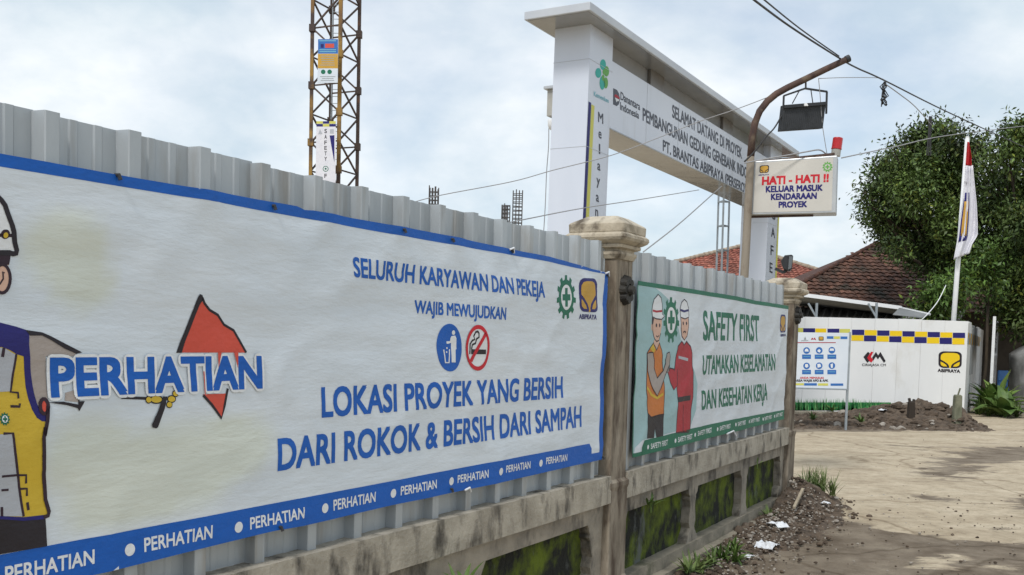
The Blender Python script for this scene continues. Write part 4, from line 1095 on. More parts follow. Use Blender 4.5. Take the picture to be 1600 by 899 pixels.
mb = MB(); mb.bar(sl3([(1166, 254)], -.06)[0], sl3([(1304, 239.5)], -.06)[0], .03); mb.build('hanger_bar', K['rust'], wsn)
mb = MB(); mb.bar(sl3([(1172, 337.5)], -.1)[0], sl3([(1270, 335.2)], -.1)[0], .03); mb.build('support_rail', K['rust'], wsn)
bcn = empty('warning_beacon', at(1305.5, 243, 13.45), 0, 'red warning beacon standing on the top corner of the white sign', 'beacon')
ax = (at(1309, 212, 13.45) - at(1304.5, 243, 13.45)).normalized()
mb = MB(); mb.tube([Vector((0, 0, -.01)), ax * .075], .062, 18); mb.build('base', K['greyplastic'], bcn)
mb = MB(); mb.tube([ax * .075, ax * .10, ax * .20, ax * .235], .066, 18); mb.build('lens', K['beacon'], bcn, bevel=.010)
mb = MB(); mb.tube([ax * .082, ax * .092], .070, 18); mb.build('collar', K['beacon'], bcn)

fl2 = empty('floodlight', at(1212, 424, 19), 0, 'small black floodlight beside the far column cap, clamped to the gate pillar', 'floodlight')
b2 = fl2.location
hd = [(1220, 408), (1226, 399), (1237, 398), (1239.5, 400), (1237.5, 420), (1233, 424), (1224, 420)]
mb = MB(); n_ = len(hd); fv = [at(x, y, 18.9) - b2 for x, y in hd]; bv = [v_ + Vector((.06, .22, 0)) for v_ in fv]
mb.add(fv + bv, [tuple(range(n_))[::-1], tuple(range(n_, 2 * n_))] + [(i, (i + 1) % n_, n_ + (i + 1) % n_, n_ + i) for i in range(n_)]); mb.build('housing', K['blackplastic'], fl2, bevel=.01)
mb = MB(); gl = [at(1231.5, 421.5, 18.87), at(1236.5, 419, 18.87), at(1238.6, 401, 18.87), at(1233, 400.5, 18.87)]; mb.hexa([p_ - b2 for p_ in slab3(gl, .02, (0, 1, 0))]); mb.build('glass', K['glass'], fl2)
mb = MB(); mb.bar(at(1211, 420, 19) - b2, at(1224, 426, 19) - b2, .05); mb.bar(at(1224, 426, 19) - b2, at(1230, 421, 19) - b2, .06); mb.build('bracket', K['blackplastic'], fl2)

# ------------------------------------------------------------------ wires
def wire(pts, r, lab, m='wire', seg=6):
    P = [at(*p_) if len(p_) == 3 else Vector(p_) for p_ in pts]
    out = []
    for i in range(len(P) - 1):                    # Catmull-Rom
        p0, p1, p2, p3 = P[max(i - 1, 0)], P[i], P[i + 1], P[min(i + 2, len(P) - 1)]
        for j in range(seg):
            t_ = j / seg
            out.append(.5 * ((2 * p1) + (p2 - p0) * t_ + (2 * p0 - 5 * p1 + 4 * p2 - p3) * t_ ** 2 + (3 * p1 - p0 - 3 * p2 + p3) * t_ ** 3))
    out.append(P[-1])
    b0 = out[0].copy()
    mb = MB(); mb.tube([p_ - b0 for p_ in out], r, 6)
    o = mb.build('wire', K[m], None, smooth=True); o.location = b0
    return tag(o, lab, 'wire')
wire([(640, 318, 11.5), (690, 305, 11.8), (800, 284, 12.2), (865, 266, 12.4), (955, 243, 12.6), (1030, 215, 12.8), (1090, 191, 12.9), (1150, 171, 12.95), (1200, 152, 13), (1225, 141, 13)], .0055, 'long grey wire crossing the gate pillar up to the bent pole', 'wirelight')
wire([(790, 349, 11), (820, 343, 11.5), (908, 326, 13.4), (1000, 312, 16), (1092, 297, 18.6)], .007, 'thin wire running to the underside of the gate beam across the pillar foot', 'wirelight')
wire([(1005, 394, 15), (1060, 351, 17), (1111, 306, 18.9), (1128, 291, 19.2)], .010, 'diagonal wire rising from behind the column cap to the gate beam', 'wirelight')
wire([(1165, -10, 9), (1235, 42, 11), (1313, 92, 13), (1340, 107, 13.8), (1382, 126, 15), (1480, 175, 19), (1600, 230, 26)], .011, 'thick black power line passing the tip of the bent pole')
wire([(1182, -10, 9), (1250, 45, 11.2), (1311, 88, 13)], .008, 'second power line ending at the tip of the bent pole')
wire([(1279, 123, 13), (1320, 121.5, 14), (1372, 122, 15), (1384, 127, 15.2)], .005, 'thin level wire from the bent pole to the cable splice', 'wirelight')
wire([(1384, 132, 15.2), (1405, 147, 16), (1430, 167, 18), (1456, 196, 22)], .008, 'short wire sloping from the cable splice into the tree top', 'wirelight')
wire([(1315, 247, 13.3), (1400, 229, 16), (1480, 212, 20), (1610, 196, 28)], .009, 'pale wire from the warning sign across the tree crown', 'wirelight')
wire([(1279, 123, 13), (1281.5, 150, 13.02), (1285, 195, 13.05), (1292, 240, 13.1)], .005, 'thin wire dropping from the bent pole to the sign top', 'wirelight')
wire([(1223, 178, 12.95), (1210, 200, 12.9), (1196, 215, 12.85), (1180, 236, 12.85), (1163, 253, 12.85)], .011, 'doubled cable looping from the hanging floodlight to the pole')
wire([(1163, 255, 12.82), (1200, 248, 12.8), (1235, 242, 12.8), (1262, 237, 12.8), (1280, 234.5, 12.8), (1290, 240, 12.85)], .009, 'grey cable lying along the top bar of the sign', 'wirelight')
wire([(857.5, 200, 15.2), (857, 230, 15.2), (854, 270, 15.2), (852, 320, 15.2), (849, 370, 15.2)], .007, 'cable hanging from the bell lamp beside the gate pillar', 'wirelight')
wire([(1478, 446, 29), (1466, 470, 28.6), (1452, 488, 28.3), (1440, 500, 28)], .012, 'pale rope drooping from the tree to the hoarding top', 'canopyedge')
sp = empty('cable_splice', at(1383, 128, 15.2), 0, 'tangled black cable splice hanging on the power line', 'cable splice')
mb = MB()
for i in range(7):
    b0 = [Vector((random.uniform(-.06, .06), random.uniform(-.05, .05), -.07 * j + random.uniform(-.02, .02))) * (1 if j else .2) for j in range(6)]
    mb.tube(b0, .009, 5)
mb.build('loops', K['wire'], sp)
mb = MB()
for dx_ in (-.05, .0, .05): mb.tube([(dx_ * .5, 0, .25), (dx_ * .4, 0, -.1), (dx_ * .9, 0, -.6)], .013, 6)
o = mb.build('cable_bundle', K['wire'], None); o.location = at(1453, 200, 22); tag(o, 'dark cable bundle hanging upright against the tree top', 'cables')

# ------------------------------------------------------------------ crane mast and its notices, rebar columns, lattice frame
YC = 46.0
fx = [at(x, 200, YC) for x in (488, 511, 535, 556)]
cb = Vector((fx[0].x, YC, GZ))
th = math.atan2(21, 47)
s_len = (47 * YC / 1550) / math.cos(th)
mast = empty('crane_mast', cb, 0, 'tall rusty yellow lattice mast of a tower crane behind the fence', 'crane')
v1 = Vector((math.cos(th), -math.sin(th), 0)) * s_len; v2 = Vector((math.sin(th), math.cos(th), 0)) * s_len
legs = [Vector((0, 0, 0)), v1, v1 + v2, v2]
HT = 25.0; PH = 1.29; Z0 = .25
lean = Vector((.10, 0, 0))
def lp(i, z): return legs[i] + Vector((0, 0, z)) - lean * (z / 20)
for i in range(4):
    mb = MB(); mb.bar(lp(i, 0), lp(i, HT), .145 if i != 1 else .165)
    k_ = 0
    for j in range(1, 19):
        z = Z0 + j * PH
        if j % 2 == (i % 2): mb.box(lp(i, z).x - .13, lp(i, z).x + .13, lp(i, z).y - .13, lp(i, z).y + .13, z - .16, z + .16)
    mb.build('leg', K['craneyellow'] if i in (0, 1) else K['cranedark'], mast)
for i in range(4):
    a, b = i, (i + 1) % 4
    mb = MB()
    for j in range(0, 19):
        z = Z0 + j * PH
        p_, q_ = (a, b) if j % 2 == 0 else (b, a)
        mb.bar(lp(p_, z), lp(q_, z + PH), .068)
        mb.bar(lp(a, z + (PH if i % 2 else 0)), lp(b, z + (PH if i % 2 else 0)), .06) if j % 2 == 0 else None
    mb.build('bracing', K['cranedark'], mast)
mb = MB()
lc = (legs[0] + legs[2]) / 2
for s_ in (-.2, .2): mb.bar(lc + Vector((s_, .1, 0)), lc + Vector((s_ - .1, .1, HT)), .04)
for j in range(int(HT / .32)): mb.bar(lc + Vector((-.2 - .1 * j * .32 / HT, .1, j * .32)), lc + Vector((.2 - .1 * j * .32 / HT, .1, j * .32)), .025)
mb.build('ladder', K['galv'], mast)
NP = Plane(at(512, 200, YC - 1.2), (math.cos(-.12), math.sin(-.12)))
SN = Surf(NP, .02, None)
def board_on(plane, px4, k, th_, name, m, parent=None):
    fr_ = [(plane.hit(x, y, k)[0], -k, plane.hit(x, y, k)[1]) for x, y in px4]
    bk_ = [(x, y + th_, z) for x, y, z in fr_]
    mb = MB(); mb.hexa([fr_[0], fr_[1], bk_[1], bk_[0], fr_[3], fr_[2], bk_[2], bk_[3]])
    return mb.build(name, m, parent)
nb = plane_thing('notice_sheet', NP, 'blue, yellow and white notice sheet tied high on the crane mast', 'notice')
board_on(NP, [(496, 130), (527.5, 129.5), (528.5, 61), (497, 61.5)], .018, .03, 'sheet', K['board'], nb)
R_ = lambda x0, y0, x1, y1, m, ex=0: pxpoly(SN, [(x0, y1), (x1, y1), (x1, y0), (x0, y0)], m, ex)
NB = [R_(497, 61.5, 528, 84, K['iconblue']), R_(496.7, 84.5, 528, 107, K['gold'])]
NB += [R_(501, 69, 506, 75, K['navy'], 1), R_(508, 68.5, 522, 75, K['red'], 1)]
for y in (64, 78, 81): NB.append(R_(499, y - .6, 525, y + .6, K['cyan'], 1))
for y in (88, 91.5, 95, 98.5, 102): NB.append(R_(500 + (y % 3), y - .5, 525 - (y % 4), y + .5, K['greyink'], 1))
for y in (120, 123, 126): NB.append(R_(500 + (y % 5), y - .5, 524 - (y % 4), y + .5, K['greyink'], 1))
for x in (505, 515): NB.append(poly_part([SN.px(*p_) for p_ in oval(x, 112.5, 3.6, 3.6, 14)], K['green'], 1))
ink_mesh('print', SN, NB, nb, 1)
sb = plane_thing('hanging_banner', NP, 'narrow white SAFETY banner with blue wedge tied low on the crane mast', 'banner')
board_on(NP, [(492.5, 305), (524, 305), (524.5, 189.5), (494.5, 190)], .018, .02, 'sheet', K['cloth'], sb)
NB = []
for i, (x0, x1) in enumerate(((494.5, 504.5), (504.5, 514.5), (514.5, 524.5))):
    NB += [R_(x0, 189.7, x1, 193.5, K['lemon'] if i != 1 else K['navy']), R_(x0, 194, x1, 198, K['navy'] if i != 1 else K['lemon'])]
NB += [pxpoly(SN, [(515, 212), (522.5, 211.5), (522.5, 254), (521.5, 250)], K['navy']), R_(515.5, 202, 521.5, 209, K['silver']), pxpoly(SN, [(497, 210), (500, 202), (504, 210)], K['silver'])]
NB += [stroke_part([SN.px(*p_) for p_ in oval(508.8, 264, 4, 4, 16)], .03, K['green'], 0, True), poly_part([SN.px(*p_) for p_ in oval(508.8, 264, 1.6, 1.6, 10)], K['green'])]
ink_mesh('print', SN, NB, sb, 1)
for ch, y in zip('SAFETYF', (208, 217, 226, 234.5, 243, 251.5, 278)):
    ink_mesh('letter', SN, T_(quad(SN, [(507, y), (510.6, y), (507, y - 6), (510.6, y - 6)]), ch, K['black'], .02), sb, 1)

for xl, xr, yt, Yd, lab in ((671.5, 685, 293, 40, 'rebar cage of a new column, leftmost behind the fence top'), (784.5, 797, 319, 41, 'shortest rebar cage with bluish wrap, middle of the three'), (802, 816.5, 300, 40, 'rebar cage of a new column, tallest and nearest the gate')):
    a, b = at(xl, yt, Yd), at(xr, yt, Yd)
    o = empty('rebar_column', Vector(((a.x + b.x) / 2, Yd, GZ)), 0, lab, 'rebar', 'rebar cages of new columns')
    hw = (b.x - a.x) / 2; top = a.z - GZ
    mb = MB()
    for ix in (-1, -.33, .33, 1):
        for iy in (-1, 1):
            mb.bar((ix * hw, iy * hw, 0), (ix * hw, iy * hw, top + random.uniform(-.12, .12)), .042)
    mb.build('bars', K['rebar'], o)
    mb = MB(); z = .4
    while z < top - .05:
        for s_ in (-1, 1):
            mb.bar((-hw, s_ * hw, z), (hw, s_ * hw, z + random.uniform(-.02, .02)), .03); mb.bar((s_ * hw, -hw, z), (s_ * hw, hw, z), .03)
        z += .16
    mb.build('stirrups', K['rebar'], o)
    if xl == 784.5:
        mb = MB(); mb.box(-hw * .95, hw * .55, -hw * .8, hw * .8, top - .75, top - .1); mb.build('wrap', K['silver'], o)

lt = empty('lattice_frame', Vector((at(1128, 420, 24).x, 24, GZ)), 0, 'slim three-legged steel lattice frame rising behind the gate beam', 'frame')
lb = lt.location
lx = [(1119.5, 24), (1127.5, 23.6), (1136.5, 24.1)]
for x, Yd in lx:
    p_ = at(x, 420, Yd); q_ = at(x + 3.5, 300, Yd)
    dz = (q_ - p_) / (q_.z - p_.z)
    mb = MB(); mb.bar(p_ + dz * (GZ - p_.z) - lb, p_ + dz * (5.6 - p_.z) - lb, .04); mb.build('leg', K['galv'], lt)
mb = MB()
for y in (316, 354, 392, 430, 468):
    c_ = [at(x + (420 - y) * .029, y + dy_, Yd) - lb for (x, Yd), dy_ in zip(lx, (0, -2, 0))]
    for p_, q_ in ((0, 1), (1, 2), (2, 0)): mb.bar(c_[p_], c_[q_], .03)
mb.build('rungs', K['galv'], lt)

# ------------------------------------------------------------------ white hoarding on the far side of the road
YH = 27.0
HP = Plane(Vector((at(1510, 570, YH).x, YH, 0)), (1, 0))
dS = ray(1592, 551.4)
HS = Plane(at(1508.5, 570, YH), dS)
hz1 = HP.hit(1510, 502)[1]; hz0 = HP.hit(1502, 642)[1]
hoard = empty('hoarding', HP.o, 0, 'white panel hoarding with navy and yellow checks across the road', 'hoarding')
def hl(px_, k=0): return HP.hit(*px_, k)
uL = HP.hit(1180, 560)[0]
npan = 18
pw = (hl((1399, 560))[0] - hl((1362, 560))[0]) * .985
u_ = .0; mb0 = None; i = 0
while u_ > uL:
    mb = MB(); g_ = .002
    mb.box(u_ - pw + g_, u_ - g_, -(.0 + (.003 if i % 2 else 0)), .04, hz0 - .25, hz1 + random.uniform(-.012, .012) )
    mb.build('panel', K['hoarding'], hoard, bevel=.004)
    u_ -= pw; i += 1
SH = Surf(HP, .006, None)
H_ = lambda x0, y0, x1, y1, m, ex=0: pxpoly(SH, [(x0, y1), (x1, y1), (x1, y0), (x0, y0)], m, ex)
ck = []
w_c = (1508.3 - 1331) / 9
for i in range(9):
    x0 = 1331 + i * w_c; s_ = i / 8
    yA = 515 + 4.8 * s_; yB = 523.3 + 4.6 * s_; yC_ = 532.4 + 5.8 * s_
    for r_, (ya, yb) in enumerate(((yA, yB), (yB + .5, yC_))):
        nav = (i + r_) % 2 == 0
        ck.append(pxpoly(SH, [(x0 + .3 - r_ * 1, yb + .25), (x0 + w_c - .3 - r_ * 1, yb + .45), (x0 + w_c - .3 - r_ * 1, ya + .45), (x0 + .3 - r_ * 1, ya + .25)], K['navy'] if nav else K['brightyellow']))
xs = [1229, 1248.5, 1255, 1273.5, 1291, 1292.8, 1311.5, 1328.3]
for x0, x1, m in ((1229, 1254.8, 'lemon'), (1255, 1273.5, 'navy'), (1274, 1291, 'brightyellow'), (1293, 1311.5, 'navy'), (1312, 1328.3, 'lemon')):
    s_ = (x0 - 1331) / 177 * 4.8
    ck.append(H_(x0, 513 + (x0 - 1249) * .02, x1, 519.7 + (x0 - 1249) * .015, K[m]))
ink_mesh('checker_band', SH, ck, hoard, 1)
z3 = zoomed(1240, 490, 9.99)
lg = [pxpoly(SH, z3([(1090, 680), (1160, 598), (1190, 620), (1150, 690), (1180, 745), (1150, 770)]), K['black']), pxpoly(SH, z3([(1150, 690), (1190, 628), (1210, 598), (1245, 600), (1205, 680), (1245, 722), (1215, 768), (1180, 745)]), K['signred']),
      pxpoly(SH, z3([(1225, 690), (1285, 600), (1320, 655), (1355, 600), (1437, 742), (1410, 772), (1345, 675), (1315, 718), (1285, 672), (1245, 735)]), K['black'], 1)]
lg.append(text_part(quad(SH, [(1347, 572), (1384, 572.6), (1347, 568.3), (1384, 568.9)]), 'CIRIAJASA CM', K['black'], .012))
ink_mesh('emblem', SH, lg, hoard, 1)
ink_mesh('emblem', SH, emblem_parts(quad(SH, [(1466.3, 575), (1502.5, 575.6), (1466.5, 549), (1503, 549.7)]), K['black'], K['brightyellow']) + [*T_(quad(SH, [(1465.3, 581.2), (1500, 582.8), (1465.3, 576.6), (1500, 578)]), 'ABIPRAYA', K['black'], .045)], hoard, 1)
gp = []
rr = random.Random(3)
x = 1228.0
while x < 1402:
    f_ = max(0, (x - 1330) / 72); yb = 641.5
    h_ = rr.uniform(7, 16) * (1 - .5 * f_)
    dx_ = rr.uniform(-1.8, 1.8)
    gp.append(pxpoly(SH, [(x, yb), (x + 1.7, yb), (x + .9 + dx_, yb - 5 - h_)], K['grassgreen'] if rr.random() < .68 - .3 * f_ else K['grasspale'], rr.choice((1, 2))))
    x += .62 + f_ * .5
gp.append(H_(1228, 629, 1392, 641.5, K['grassgreen'], 0))
ink_mesh('printed_grass', SH, gp, hoard, 1)
hs_root = HS
def side_panels():
    ua = .02; ue_ = HS.hit(1538.5, 560)[0]; i = 0
    ang = HS.ang
    uu = ua
    while uu < ue_:
        mb = MB(); w2 = 1.05
        for (u0, k0) in ((uu, 0),):
            pts = []
            zt = hz1 + random.uniform(-.05, .02)
            a_ = HS.world(uu, 0, 0) - HP.o; b_2 = HS.world(uu + w2 - .01, (.02 if i % 2 else 0), 0) - HP.o
            nn = HS.n * -.04
            r_ = [a_, b_2, b_2 + nn, a_ + nn]
            mb.hexa([(p_.x, p_.y, hz0 - .3) for p_ in r_] + [(p_.x, p_.y, zt) for p_ in r_])
        mb.build('side_panel', K['hoardside'], hoard); uu += w2; i += 1
    return ue_
ue_ = side_panels()
def side_ink(name, quads):
    for u0, u1, z0, z1, m in quads:
        ps = [HS.world(u0, .026, z0), HS.world(u1, .026, z0), HS.world(u1, .026, z1), HS.world(u0, .026, z1)]
        mb = MB(); mb.add([p_ - HP.o for p_ in ps], [(0, 1, 2, 3)]); mb.build(name, m, hoard)
qs = []; zc0 = hl((1508, 538))[1]; zc1 = hl((1508, 528.5))[1]; zc2 = hl((1508, 519.5))[1]
for i in range(11):
    u0 = .1 + i * .9
    qs += [(u0, u0 + .62, zc1, zc2, K['greyink'] if i % 2 else K['gold']), (u0, u0 + .62, zc0, zc1, K['gold'] if i % 2 else K['greyink'])]
side_ink('check', qs)
side_ink('notice_sheet', [(2.2, 4.6, 1.0, 1.85, K['paper'])])

nb2 = empty('notice_board', HP.o + Vector((0, -4.5, 0)), 0, 'pale blue safety notice board on a thin leg before the hoarding', 'notice board')
NP2 = Plane(HP.o + Vector((0, -4.5, 0)), (1, 0))
board_on(NP2, [(1215, 607.5), (1327.5, 608.5), (1328.5, 520.5), (1215, 519)], .0, .03, 'panel', K['board'], nb2)
SB = Surf(NP2, .003, None)
n_ = lambda x0, y0, x1, y1, m, ex=0: pxpoly(SB, [(x0, y1), (x1, y1), (x1, y0), (x0, y0)], m, ex)
ib = []
for x in (1260.3, 1280, 1299.8):
    for y in (548, 572):
        ib += [poly_part([SB.px(*p_) for p_ in oval(x, y - (x - 1260) * .012, 5.2, 5.2, 20)], K['iconblue']), n_(x - 7, y + 6.2, x + 6.8, y + 13, K['iconblue']), n_(x - 5, y + 8.9, x + 5, y + 9.5, K['cyan'], 1)]
ib += [pxpoly(SB, [(1257, 549.5), (1258, 546), (1260.3, 544.8), (1262.6, 546), (1263.6, 549.5)], K['white'], 1), pxpoly(SB, [(1277, 548), (1280, 545.5), (1282.5, 548), (1281, 551), (1278, 550)], K['white'], 1), pxpoly(SB, [(1296, 548.3), (1303.3, 548.3), (1302.5, 544.8), (1297, 544.8)], K['white'], 1),
       pxpoly(SB, [(1257.6, 573), (1258.3, 569), (1262.3, 569), (1263, 573), (1260.3, 575)], K['white'], 1), pxpoly(SB, [(1277.5, 575), (1277, 569), (1281.5, 568.5), (1283, 573)], K['white'], 1), pxpoly(SB, [(1298.6, 575), (1297.5, 569.5), (1301.5, 568), (1301, 575)], K['white'], 1)]
ink_mesh('safety_icons', SB, ib, nb2, 1)
ib = [n_(1292, 525.6, 1302.3, 529.6, K['iconblue']), n_(1303, 525.8, 1312.3, 529.8, K['lemon']), n_(1313.3, 526, 1324, 530, K['iconblue']), n_(1236, 535, 1306, 536.2, K['crimson']),
      n_(1228, 599, 1256, 602.2, K['lemon']), n_(1256.5, 599, 1276.3, 602.7, K['iconblue']), n_(1278, 599.2, 1294, 602.8, K['lemon']), n_(1297.8, 599.4, 1317.5, 603, K['iconblue'])]
ib += emblem_parts(quad(SB, pxrect(1279, 526, 1287, 532.5)), K['black'], K['gold']) + [pxpoly(SB, [(1267, 531), (1269, 527.5), (1271, 530), (1273, 527.5), (1275.5, 532), (1272, 530.5)], K['crimson']), pxpoly(SB, [(1256, 531), (1258, 526), (1260, 531)], K['greyink']), n_(1252, 532, 1263, 533, K['greyink'])]
ink_mesh('header_marks', SB, ib, nb2, 1)
line(SB, nb2, 'ANDA MEMASUKI', (1250, 592), (1287, 592.3), (1250, 589), (1287, 589.3), K['signred'], .03, layer=1)
line(SB, nb2, 'AREA WAJIB APD & APK', (1242, 596.5), (1294, 596.7), (1242, 593.2), (1294, 593.4), K['black'], .04, layer=1)
mb = MB(); a, b = NP2.hit(1324.5, 609), NP2.hit(1323, 672)
mb.bar((a[0], .02, GZ - .1), (a[0], .02, NP2.hit(1324, 519)[1]), .045); mb.build('leg', K['galv'], nb2)
mb = MB(); mb.bar((NP2.hit(1216, 609)[0], .02, GZ - .1), (NP2.hit(1216, 609)[0], .02, 2.0), .045); mb.build('leg', K['galv'], nb2)
mb = MB(); mb.bar((NP2.hit(1216, 609)[0], .0, a[1]), (a[0], .0, a[1]), .035); mb.build('rail', K['galv'], nb2)

# kerb under the hoarding
mb = MB(); kz = HP.hit(1260, 641.5)[1]
mb.box(uL, -1.9, -.30, .2, GZ - .2, kz - .01); kb = mb.build('kerb', K['plinth'], None, bevel=.02); kb.location = HP.o; struct(kb)

# flag pole with its two flags
fpb = at(1490, 500, 28.5); fpt = at(1511.5, 217, 28.5)
fd = (fpt - fpb) / (fpt.z - fpb.z); fbase = fpb + fd * (GZ - fpb.z)
fp = empty('flag_pole', fbase, 0, 'leaning white flag pole behind the hoarding', 'flag pole')
mb = MB(); mb.tube([Vector((0, 0, 0)), fpt - fbase], .075, 12, r2=.06); mb.build('pole', K['whitepaint'], fp, smooth=True)
mb = MB(); mb.tube([fpt - fbase, fpt - fbase + fd * .06], .05, 10); mb.build('finial', K['whitepaint'], fp)
def flag(name, lx_, rx_, bands, lab, Yf, emb=None):
    root = empty(name, at(*lx_[0], Yf), 0, lab, 'flag')
    b0 = root.location
    n, m = 26, 14
    def sample(c, t_):
        f_ = t_ * (len(c) - 1); i = min(int(f_), len(c) - 2); q_ = f_ - i
        return (c[i][0] + (c[i + 1][0] - c[i][0]) * q_, c[i][1] + (c[i + 1][1] - c[i][1]) * q_)
    def P(i, j):
        t_, s_ = i / n, j / m
        a, b = sample(lx_, t_), sample(rx_, t_)
        dep = .14 * math.sin(s_ * 9 + t_ * 2.2) * (.3 + s_ * .7) + .05 * math.sin(s_ * 21 + t_ * 5)
        return at(a[0] + (b[0] - a[0]) * s_, a[1] + (b[1] - a[1]) * s_, Yf + dep) - b0
    for nm, m_, t0, t1 in bands:
        i0, i1 = round(t0 * n), round(t1 * n)
        vs = [P(i, j) for i in range(i0, i1 + 1) for j in range(m + 1)]
        fs = [(i * (m + 1) + j, i * (m + 1) + j + 1, (i + 1) * (m + 1) + j + 1, (i + 1) * (m + 1) + j) for i in range(i1 - i0) for j in range(m)]
        mb = MB(); mb.add(vs, fs); mb.build(nm, m_, root, smooth=True, solid=.006)
    if emb: emb(root, P, n, m)
    return root
flag('flag', [(1511.5, 222), (1510, 240), (1508.5, 262), (1507, 285)], [(1514, 222), (1517.5, 243), (1518, 263), (1516, 290)], [('red_band', K['redcloth'], 0, .62), ('white_band', K['cloth'], .62, 1)], 'red and white flag hanging furled at the pole top', 28.35)
def emb(root, P, n, m):
    for nm, j0, j1, i0, i1, mm in (('emblem', 2, 6, 8, 17, K['gold']), ('emblem_outline', 1, 7, 6, 19, K['navy'])):
        vs = [P(i, j) + Vector((0, -.014 if nm == 'emblem' else -.009, 0)) for i in range(i0, i1 + 1) for j in range(j0, j1 + 1)]
        w2 = j1 - j0 + 1
        fs = [(i * w2 + j, i * w2 + j + 1, (i + 1) * w2 + j + 1, (i + 1) * w2 + j) for i in range(i1 - i0) for j in range(w2 - 1)]
        mb = MB(); mb.add(vs, fs); mb.build(nm, mm, root, smooth=True, solid=.003)
flag('flag', [(1509, 262), (1506, 290), (1503, 320), (1499, 345), (1496, 372), (1493, 390), (1490, 406)], [(1520, 258), (1523, 290), (1526, 318), (1527.5, 350), (1527.5, 368), (1519, 382), (1515, 396)], [('cloth', K['cloth'], 0, 1)], 'long white flag with a yellow and navy emblem hanging on the pole', 28.3, emb)

# upright edge-on sign board right of the hoarding
esd = ray(1588, 551)
EP = Plane(at(1549.5, 585, 29.4), esd)
es = plane_thing('sign_board', EP, 'white framed sign board seen nearly edge-on right of the hoarding', 'sign')
zt = EP.hit(1549, 486)[1]; zb_ = EP.hit(1545, 590)[1]
mb = MB(); mb.box(-.02, .07, -.04, .04, GZ - .1, zt); mb.build('post', K['whitepaint'], es)
L_ = EP.hit(1558.5, 500)[0]
mb = MB(); mb.box(L_ - .08, L_, -.05, .05, GZ - .1, zt - .05); mb.build('post', K['whitepaint'], es)
mb = MB(); mb.box(.09, L_ - .08, -.015, .015, zt - 1.12, zt - .04); mb.build('panel', K['paper'], es)
mb = MB(); mb.box(.09, L_ - .08, -.02, .02, zt - .06, zt - .01); mb.box(.09, L_ - .08, -.03, .03, zt - 1.16, zt - 1.10); mb.build('rail', K['whitepaint'], es)
mb = MB()
for i, (a, b) in enumerate(((.25, .32), (.42, .46), (.52, .56), (.72, .84))): mb.box(.35, L_ - .35 - .2 * (i % 2), -.022, -.016, zt - b - .2, zt - a - .2)
mb.build('print', K['black'], es)

# ------------------------------------------------------------------ houses, canopy, shed roof
def tile_roof(name, A, B, Cr, D, m, parent, tw=.26, tl=.30, base=Vector((0, 0, 0)), seed=1):
    """A, B eave ends, Cr, D ridge ends (right, left)"""
    rg = random.Random(seed)
    ex_ = (B - A).normalized(); nrm = ex_.cross((D - A)).normalized(); ey_ = nrm.cross(ex_)
    if ey_.z < 0: ey_ = -ey_; nrm = -nrm
    if nrm.z < 0: nrm = -nrm
    to2 = lambda p_: ((p_ - A).dot(ex_), (p_ - A).dot(ey_))
    poly = [to2(A), to2(B), to2(Cr), to2(D)]
    hgt = max(p_[1] for p_ in poly); x0 = min(p_[0] for p_ in poly); x1 = max(p_[0] for p_ in poly)
    V, Fc, T = [], [], []
    for r in range(int(hgt / tl) + 1):
        y = r * tl
        def edge(ym):
            xs_ = []
            for i in range(4):
                (ax_, ay_), (bx_, by_) = poly[i], poly[(i + 1) % 4]
                if (ay_ <= ym < by_) or (by_ <= ym < ay_): xs_.append(ax_ + (bx_ - ax_) * (ym - ay_) / (by_ - ay_))
            return (min(xs_), max(xs_)) if len(xs_) >= 2 else None
        ed = edge(y + tl * .5)
        if not ed: continue
        c = math.floor(ed[0] / tw)
        while c * tw < ed[1]:
            xa = c * tw + rg.uniform(-.012, .012); c += 1
            lift = rg.uniform(0, .022); tint = rg.uniform(.55, 1.35); sk = rg.uniform(-.012, .012)
            b0 = len(V)
            for yy, hh in ((y - .04, .045 + lift), (y + tl, .006)):
                for q_, kz_ in ((0, 0), (.22, .030), (.45, .036), (.7, .006), (1.02, -.006)):
                    V.append(tuple(A + ex_ * (xa + q_ * tw) + ey_ * (yy + sk * q_) + nrm * (hh + kz_) - base))
            for q_ in range(4): Fc.append((b0 + q_, b0 + q_ + 1, b0 + 6 + q_, b0 + 5 + q_)); T.append(tint)
            for q_ in range(5):                     # butt end of the tile
                v_ = Vector(V[b0 + q_]); V.append(tuple(v_ - nrm * .03))
            for q_ in range(4): Fc.append((b0 + q_, b0 + 10 + q_, b0 + 11 + q_, b0 + q_ + 1)); T.append(tint * .9)
    me_ = bpy.data.meshes.new(name); me_.from_pydata(V, [], Fc); me_.materials.append(m)
    ca = me_.color_attributes.new('tint', 'FLOAT_COLOR', 'CORNER')
    arr = np.repeat(np.array(T), 4)[:, None] * np.array([[1, 1, 1, 1]]); arr[:, 3] = 1
    ca.data.foreach_set('color', arr.ravel())
    me_.update()
    o = bpy.data.objects.new(name, me_); C.objects.link(o); o.parent = parent
    mb = MB(); k_ = nrm * -.02
    mb.add([A + k_ - base, B + k_ - base, Cr + k_ - base, D + k_ - base], [(0, 1, 2, 3)]); mb.build('roof_underside', K['darkwood'], parent, solid=.02)
    return o
def ridge(name, a, b, r, m, parent, base):
    n_ = max(2, int((b - a).length / .35)); mb = MB()
    for i in range(n_):
        p_, q_ = a.lerp(b, i / n_), a.lerp(b, (i + 1) / n_)
        mb.tube([p_ - base, q_ - base + (q_ - p_) * .12], r * random.uniform(.9, 1.1), 8, r2=r * .85)
    mb.build(name, m, parent, smooth=True)
